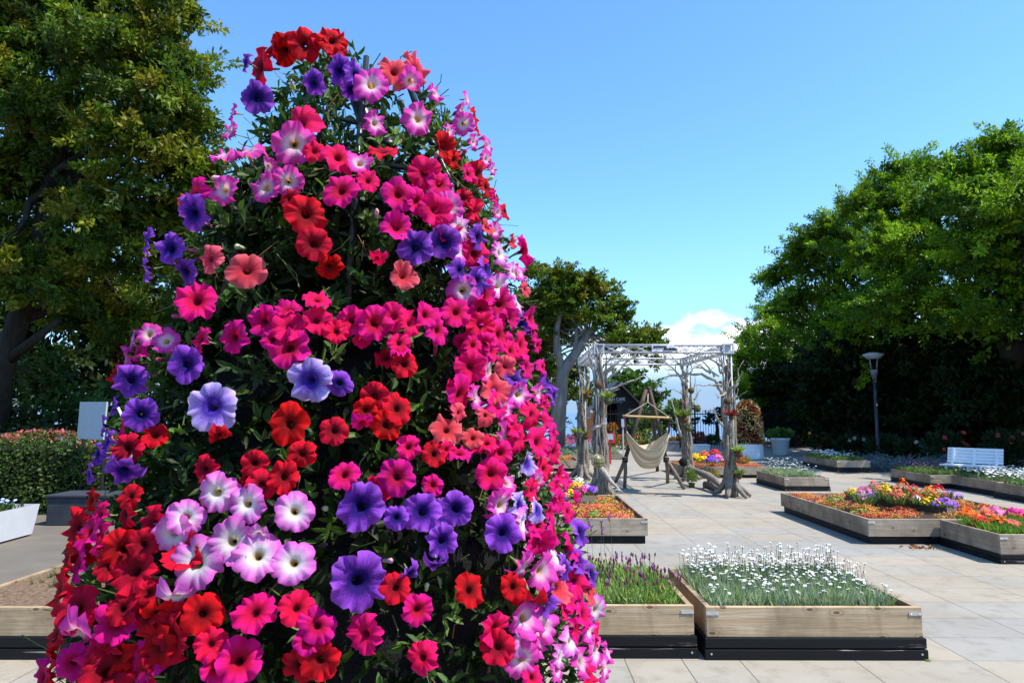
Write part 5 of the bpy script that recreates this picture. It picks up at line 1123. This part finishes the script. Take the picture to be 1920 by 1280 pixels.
for z in (1.93, 2.2):
    r = tr(z) - .09; cc = tc(z); mb.tube([(cc.x + r * math.cos(q * 6.283 / 28), cc.y + r * math.sin(q * 6.283 / 28), z) for q in range(29)], .006, 6)
for k in range(8):
    a = k * .785 + .2; mb.tube([tc(z) + Vector(((tr(z) - .09) * math.cos(a), (tr(z) - .09) * math.sin(a), 0)) for z in (1.6, 1.93, 2.1, 2.25)], .008, 6)
c = at(697, 122, 1.6); mb.tube([c + Vector((0, 0, -.10)), c], .006, 5); mb.tube([c + Vector((0, 0, -.012)), c + Vector((.03, .05, -.03))], .005, 5); mb.tube([c + Vector((0, 0, -.05)), c + Vector((-.10, .05, -.045))], .008, 5)
mb.build('frame', M['dark_pipe'], tw, True)
# leaves in tufts at the shoot tips
rs2 = np.random.RandomState(21)
P = []; A = []; N = []; C = []; Ls = []; Ws = []
GC = [(.05, .11, .018), (.07, .14, .022), (.035, .08, .016), (.09, .16, .03), (.045, .09, .02)]
for i in range(4300):
    z = .5 + 1.82 * rs2.rand() ** .85; a = rs2.rand() * 6.283
    if math.sin(a) > .2 and z < 1.9 and rs2.rand() < .35: continue
    nx = Vector((math.cos(a), math.sin(a), .22)).normalized()
    if 1.98 < z < 2.18 and -1.72 < ((a + math.pi) % (2 * math.pi)) - math.pi < -1.3: continue
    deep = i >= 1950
    if deep and z > 2.0: continue
    if z > 2.17 and abs(((a + math.pi) % (2 * math.pi)) - math.pi) < 1.5: continue
    r = tr(z) - (rs2.uniform(.055, .12) if not deep else rs2.uniform(.10, .20)) + (.03 if rs2.rand() < .08 else 0)
    p0 = tc(z) + Vector((r * math.cos(a), r * math.sin(a), 0))
    ax = (nx + Vector(rs2.normal(size=3) * .45) + Vector((0, 0, .25))).normalized()
    k = rs2.randint(6, 11); base = np.array(GC[rs2.randint(5)]) * rs2.uniform(.75, 1.25) * (.3 if deep else (1.3 if rs2.rand() < .35 else .7))  # deep tufts coloured darker: shade between blooms painted into the leaves
    for q in range(k):
        d = (ax * rs2.uniform(.1, .9) + Vector(rs2.normal(size=3)).normalized() * .9).normalized()
        P.append(np.array(p0 + ax * rs2.uniform(-.02, .02))); A.append(np.array(d)); N.append(np.array(ax) + rs2.normal(size=3) * .4)
        l = rs2.uniform(.018, .038) * (1.5 if deep else 1); Ls.append(l); Ws.append(l * rs2.uniform(.28, .45)); C.append(np.clip(base * rs2.uniform(.8, 1.25), 0, 1))
leaf_mesh('foliage', M['leaf'], tw, np.array(P), np.array(A), np.array(N), np.array(Ls), np.array(Ws), np.array(C), fine=True)
mb = MB(); rng = random.Random(4)
for i in range(420):
    z = rng.uniform(.6, 2.25); a = rng.uniform(-3.4, .4); r = tr(z) - .06
    p = tc(z) + Vector((r * math.cos(a), r * math.sin(a), 0)); d = Vector((math.cos(a), math.sin(a), rng.uniform(-.6, .5)))
    dry = rng.random() < .45; mb.c = (.22, .11, .04) if dry else (.10, .14, .04)
    q = p + d * rng.uniform(.01, .035) + Vector((rng.uniform(-.05, .05), 0, rng.uniform(-.05, .05)))
    mb.tube([p, p.lerp(q, .5) + Vector((rng.uniform(-.012, .012), 0, rng.uniform(-.012, .012))), q], .0007 if dry else .0013, 3)
tag(mb.build('stems', M['plant'], tw), kind='stuff')
def flower_mesh(name, kind, seed, fold, ruff, petalm):
    rng = random.Random(seed); ns = 50
    prof = [(.05, -1.05), (.062, -.8), (.085, -.52), (.125, -.30), (.20, -.15), (.32, -.055), (.46, -.005), (.60, .02), (.74, .03), (.87, .012), (.96, -.015), (1.0, -.035)]
    ph = [rng.uniform(0, 6.283) for _ in range(6)]; lob = [rng.uniform(-.05, .05) for _ in range(5)]; tilt = [rng.uniform(-.14, .10) for _ in range(5)]
    vs = []; rad = []; ang = []
    for r, z in prof:
        for k in range(ns):
            a = 6.283185 * k / ns; e = max(0, (r - .3) / .7)
            li = int(((a / 6.283185) * 5) % 5); lc = abs(math.cos(2.5 * (a - li * 6.283185 / 5) - math.pi / 2)) if False else abs(math.sin(2.5 * a))
            f = 1 - e * (.17 * (1 - lc ** .42)) + e * lob[li] * lc + e * .018 * math.sin(17 * a + ph[3])
            zz = z + e * e * (ruff * (.075 * math.sin(5 * a + ph[0]) + .06 * math.sin(8 * a + ph[1]) + .05 * math.sin(13 * a + ph[2]) + .025 * math.sin(21 * a + ph[3])) + tilt[li] * lc)
            zz += -.06 * e * (1 - lc) + .03 * max(0, r - .2) * lc + .016 * e * math.sin(15 * a + ph[4]) + .012 * e * math.sin(25 * a + ph[5])
            x, y = r * f * math.cos(a), r * f * math.sin(a)
            zz += -fold * x * x * (1 if r > .2 else 0)
            # curved tube
            if z < -.2: y -= .25 * (z + .2) ** 2 * 1.2
            vs.append((x, y, zz)); rad.append(r if r > .12 else (0.0 if r < .07 else .08)); ang.append(a)
    fs = []; mi = []
    for i in range(len(prof) - 1):
        for k in range(ns):
            k2 = (k + 1) % ns; fs.append((i * ns + k, i * ns + k2, (i + 1) * ns + k2, (i + 1) * ns + k)); mi.append(1 if i < 2 else 0)
    me = bpy.data.meshes.new(name); me.from_pydata(vs, [], fs)
    me.materials.append(petalm); me.materials.append(M['calyx']); me.polygons.foreach_set('material_index', mi)
    me.polygons.foreach_set('use_smooth', [True] * len(fs))
    for nm, d in (('rad', rad), ('ang', ang)):
        at_ = me.attributes.new(nm, 'FLOAT', 'POINT'); at_.data.foreach_set('value', d)
    me.update(); return me
NAMES = dict(P='purple_petunia', L='lavender_petunia', R='red_petunia', M='magenta_petunia', K='pink_petunia', W='pale_pink_petunia', S='coral_petunia')
VAR = {}
for k in NAMES:
    VAR[k] = [flower_mesh(NAMES[k], k, 10 * i + ord(k), f, ru, M[k]) for i, (f, ru) in enumerate(((.03, 1.2), (.10, 1.7), (.0, 2.1), (.30, 1.8), (.6, 1.7), (.14, 2.5), (.05, 1.6), (.2, 2.0), (-.12, 2.0), (-.5, 1.4)))]
def tower_hit(px, py):
    d = ray(px, py); best = None; bt = 0
    t = .7
    while t < 3.2:
        p = CAMP + d * t; c = tc(p.z); g = math.hypot(p.x - c.x, p.y - c.y) - tr(min(p.z, 2.33))
        if g <= 0: return p, True
        if best is None or g < best: best = g; bt = t
        t += .004
    return CAMP + d * bt, False
frng = random.Random(77)
def petunia(kind, p, face, radius, var):
    o = bpy.data.objects.new(NAMES[kind], VAR[kind][var]); COL.objects.link(o); o.parent = tw
    o.location = p - Vector(tw.location)
    q = face.to_track_quat('Z', 'Y').to_matrix().to_4x4() @ Matrix.Rotation(frng.uniform(0, 6.283), 4, 'Z')
    s_ = radius
    o.rotation_euler = q.to_euler(); o.scale = (s_ * frng.uniform(.88, 1.08), s_ * frng.uniform(.92, 1.08), s_ * frng.uniform(.9, 1.3))
FL = """497 130 56 R l;540 97 60 R f;578 90 60 R f;626 82 46 R r;610 80 34 R u;518 104 40 R l;490 188 56 P f;470 122 30 P l;593 162 42 P d;638 138 52 P f;668 146 44 P r;695 165 62 K f;737 140 60 S f;775 133 56 S r;765 160 40 K d;781 228 62 K f;810 180 34 K r;868 188 28 K r;882 218 26 R r;862 236 46 K f;886 246 26 R r;
703 238 42 K r;566 238 82 M f;556 276 78 K f;592 290 40 M f;470 288 60 K u;447 215 30 K l;440 250 30 K l;428 297 40 K u;636 300 58 M r;674 312 46 K r;717 290 50 R u;824 280 50 R r;846 305 36 R r;906 275 38 K r;890 330 48 R r;905 355 36 R r;904 302 34 K r;
507 318 32 K d;545 346 60 K f;505 358 52 K l;428 362 58 K f;374 366 58 M l;350 385 32 S l;372 403 66 P f;640 363 68 M f;690 345 44 M f;745 370 70 M f;792 330 62 M f;820 350 56 M f;812 398 74 M f;862 376 40 R f;872 330 36 M r;577 408 80 R f;590 462 66 R f;547 378 36 R l;
775 468 66 P f;827 458 64 P f;890 450 48 P r;858 510 48 P r;890 530 54 P r;930 478 50 W r;926 540 48 W r;955 512 38 W r;905 430 32 S r;926 402 30 K r;920 436 34 K r;952 456 24 S r;285 455 44 P l;330 470 58 P f;283 508 42 P l;402 490 48 S l;470 513 72 S f;378 567 70 M f;705 490 22 M d;
597 565 50 M u;597 605 58 M f;632 625 46 M f;660 605 60 M f;702 610 74 M f;737 598 60 M f;766 610 50 M r;746 646 46 M f;445 635 58 M l;500 605 58 M f;545 616 66 M f;545 655 76 M f;515 640 44 M f;
255 715 60 P f;358 685 66 P f;385 640 44 M l;260 640 40 K l;290 630 46 K f;322 642 48 K f;270 662 34 M l;228 700 32 R l;245 672 36 K l;275 780 60 P f;405 765 90 L f;583 715 92 L f;637 722 50 P r;755 685 56 R f;748 660 40 M u;876 690 64 M f;894 612 60 M f;930 630 60 M r;902 645 44 M f;962 575 40 W r;948 600 46 M r;970 650 54 M r;980 690 46 M r;940 690 48 S f;920 732 66 S f;1020 715 38 P r;1030 745 36 P r;965 742 54 K r;990 780 58 M r;1000 650 30 M r;966 515 34 K r;976 545 30 S r;
545 797 78 R f;627 810 60 R f;568 853 56 R f;700 745 54 R f;743 768 64 R f;685 772 50 R f;722 800 60 R f;680 796 42 M d;764 840 50 M f;810 852 56 R f;855 850 48 M u;832 845 40 M f;645 890 58 M l;740 895 70 M f;806 910 44 M f;905 830 50 M u;880 822 44 S f;914 890 64 M f;930 850 54 M f;955 800 46 M r;940 770 44 K r;1000 830 58 M r;1030 850 48 M r;1012 880 48 M r;978 870 44 L r;1010 790 40 M r;1040 892 40 M r;1035 922 44 M r;1056 960 40 M r;990 920 42 M r;855 776 22 S r;
205 800 36 P l;225 762 30 P l;215 830 40 P l;195 852 36 P l;180 890 34 P l;242 800 34 M l;250 842 56 R f;245 885 54 P d;420 820 34 R d;392 880 50 R f;482 870 50 R f;535 895 60 R f;495 910 54 R f;
412 925 70 W f;468 945 74 W f;358 970 62 W f;333 1000 68 W f;555 960 75 W f;440 1015 80 W f;375 1055 90 W f;487 1040 84 W f;552 1055 84 W f;490 1002 34 W d;340 1120 60 W d;
245 965 46 R l;240 1030 70 R f;278 1020 58 R f;200 1010 52 M l;178 998 60 M l;160 1060 50 M l;138 1050 54 R l;125 1110 68 R l;157 1140 70 R f;215 1060 50 R f;240 1140 54 R f;290 1110 40 R f;305 1150 50 R d;200 965 46 M l;185 938 36 R l;255 932 42 R f;165 1188 74 K d;118 1190 60 R l;110 1240 60 R l;150 1240 52 M f;210 1256 84 R f;92 1268 50 M l;
388 1150 74 R f;482 1146 72 M f;560 1140 64 M f;597 1170 66 M f;402 1205 60 M f;455 1236 80 M f;412 1250 54 M f;600 1235 72 R f;578 1200 50 M f;682 1186 66 M l;785 1230 60 M l;780 1142 64 M f;738 1100 60 R f;672 1090 102 P f;675 950 92 P f;740 970 46 P l;786 960 78 P f;848 955 70 P f;825 1015 68 P f;766 1076 42 P d;812 1060 48 P d;935 1000 72 P f;966 950 50 L r;1000 957 46 L r;
875 1105 62 R f;955 1100 54 R f;985 1130 66 R d;925 1212 62 R f;1080 1000 54 P r;1075 1050 56 P r;1050 1066 42 P r;1100 1078 48 P r;1060 1122 50 M r;1085 1152 54 M r;1095 1182 50 K r;1060 1202 50 W r;1108 1222 60 K r;1125 1252 48 K r;1080 1242 52 K r;1040 1232 42 W r;990 1268 44 M f;1095 1272 52 M r;1040 940 42 M r;1052 905 40 M r;
940 400 20 R r;985 600 40 M r;990 625 36 M r;950 660 40 M r;1010 690 34 M r;1000 740 40 K r;1012 760 36 M r;905 780 44 S r;925 760 50 M r;1030 815 40 M r;1000 905 40 K r;1022 960 36 M r;1068 935 30 M r;880 650 40 M f;915 660 40 M r;1050 1140 40 M r;1070 1180 44 M r;1110 1190 40 M r;1035 1255 40 K r;1130 1225 36 K r;835 250 30 K r;880 270 30 K r;915 320 26 K r;860 210 26 K r;920 375 24 M r"""
for e in FL.replace('\n', '').split(';'):
    a = e.split()
    if len(a) < 5: continue
    px, py, sz_, kd, md = float(a[0]), float(a[1]), float(a[2]), a[3], a[4]
    p, hit = tower_hit(px, py)
    c = tc(p.z); nrm = Vector((p.x - c.x, p.y - c.y, 0)).normalized(); nrm = (nrm + Vector((0, 0, .2))).normalized()
    tocam = (CAMP - p).normalized()
    jx = Vector((frng.uniform(-.4, .4), frng.uniform(-.15, .15), frng.uniform(-.3, .4)))
    if md == 'f': face = nrm * .55 + tocam * .6 + jx; var = frng.choice((0, 1, 2, 6, 7, 8, 3, 5, 1, 6))
    elif md == 'u': face = nrm * .4 + tocam * .3 + Vector((0, 0, .75)) + jx; var = frng.choice((1, 2, 3))
    elif md == 'd': face = nrm * .5 + tocam * .1 + Vector((0, 0, -.7)) + jx; var = frng.choice((3, 4))
    elif md == 'r': face = nrm * .8 + tocam * .25 + Vector((.45, 0, 0)) + jx; var = frng.choice((1, 2, 3, 4, 5, 7, 8, 9))
    else: face = nrm * .8 + tocam * .25 + Vector((-.45, 0, 0)) + jx; var = frng.choice((1, 2, 3))
    face.normalize(); dist = (p - CAMP).length
    rr = sz_ * dist / F / 2 * (.97 if md == 'f' else 1.06)
    rr = max(.018, min(.051, rr))
    petunia(kd, p + nrm * .012, face, rr, var)
    if sz_ > 46 and md == 'f' and kd in 'MRPW' and frng.random() < .34:      # a second bloom of the cluster, half behind it
        sd = Vector((frng.uniform(-1, 1), 0, frng.uniform(-1, .8))).normalized() * rr * frng.uniform(.9, 1.25)
        petunia(kd, p + sd - nrm * .018, (face + Vector((sd.x, sd.y, sd.z)) * 14 + Vector([frng.uniform(-.3, .3) for _ in range(3)])).normalized(), rr * frng.uniform(.7, .92), frng.choice((1, 3, 5, 7, 8, 9)))
pts = [(float(e.split()[0]), float(e.split()[1])) for e in FL.replace('\n', '').split(';') if len(e.split()) > 4]
ey = [150, 230, 330, 470, 500, 650, 750, 880, 1000, 1080, 1250, 1290]; ex = [800, 880, 915, 940, 970, 1000, 1035, 1055, 1095, 1110, 1140, 1145]
tries = 0; added = 0
while tries < 4000 and added < 44:
    tries += 1; py = frng.uniform(380, 1275); e = float(np.interp(py, ey, ex)); px = e - abs(frng.gauss(0, 60)) - 5
    if min((px - a) ** 2 + (py - b) ** 2 for a, b in pts) < 26 ** 2: continue
    pts.append((px, py)); added += 1
    p, hit = tower_hit(px, py); c = tc(p.z); nrm = (Vector((p.x - c.x, p.y - c.y, 0)).normalized() + Vector((0, 0, .2))).normalized()
    k_ = frng.choice('MMKKSMWKP') if not (560 < py < 640) else 'M'
    petunia(k_, p + nrm * .005, (nrm + Vector([frng.uniform(-.5, .5) for _ in range(3)])).normalized(), frng.uniform(.026, .038), frng.choice((1, 3, 5, 7, 8, 9)))
tries = added = 0; lx = [150, 120, 105, 85, 80]; ly = [850, 950, 1050, 1200, 1290]
while tries < 3000 and added < 17:
    tries += 1; py = frng.uniform(945, 1280); px = float(np.interp(py, ly, lx)) + abs(frng.gauss(0, 110)) + 10
    if min((px - a) ** 2 + (py - b) ** 2 for a, b in pts) < 27 ** 2: continue
    pts.append((px, py)); added += 1
    p, hit = tower_hit(px, py); c = tc(p.z); nrm = (Vector((p.x - c.x, p.y - c.y, 0)).normalized() + Vector((0, 0, .2))).normalized()
    petunia(frng.choice('RRRM'), p + nrm * .004, (nrm + Vector([frng.uniform(-.5, .5) for _ in range(3)])).normalized(), frng.uniform(.03, .042), frng.choice((1, 2, 3, 5, 7, 8, 9)))
# far side, seen only from a step to the side
for i in range(46):
    z = frng.uniform(.7, 2.2); a = frng.uniform(.15, math.pi - .15); c = tc(z); r = tr(z)
    n_ = Vector((math.cos(a), math.sin(a), .25)).normalized()
    petunia('RMPKS'[i % 5], c + Vector((r * math.cos(a), r * math.sin(a), 0)), (n_ + Vector([frng.uniform(-.3, .3) for _ in range(3)])).normalized(), frng.uniform(.033, .043), frng.randint(0, 3))
# buds
mbud = MB(); mbud.tube([(0, 0, 0), (0, 0, .012), (.001, 0, .03), (.002, 0, .044), (.002, 0, .05)], [.0025, .0042, .0045, .006, .002], 7, col=(1, 1, 1)); 
BM = []
for cc in ((.45, .05, .16), (.35, .4, .2), (.6, .35, .42)):
    m2 = simple('bud', cc, .6, 0, .3, 60); mb = MB(); mb.tube([(0, 0, 0), (0, 0, .012), (.001, 0, .03), (.002, 0, .044), (.002, 0, .05)], [.0025, .0042, .0045, .006, .002], 7)
    o = mb.build('bud', m2, None, True); BM.append(o.data); bpy.data.objects.remove(o)
for i in range(46):
    z = frng.uniform(.8, 2.2); a = frng.uniform(-3.2, .2); c = tc(z); r = tr(z) - .07
    o = bpy.data.objects.new('bud', BM[i % 3]); COL.objects.link(o); o.parent = tw
    o.location = c + Vector((r * math.cos(a), r * math.sin(a), 0)) - Vector(tw.location)
    o.rotation_euler = (Vector((math.cos(a), math.sin(a), .3)) + Vector([frng.uniform(-.5, .5) for _ in range(3)])).to_track_quat('Z', 'Y').to_euler(); s_ = frng.uniform(.6, 1.0); o.scale = (s_, s_, s_)
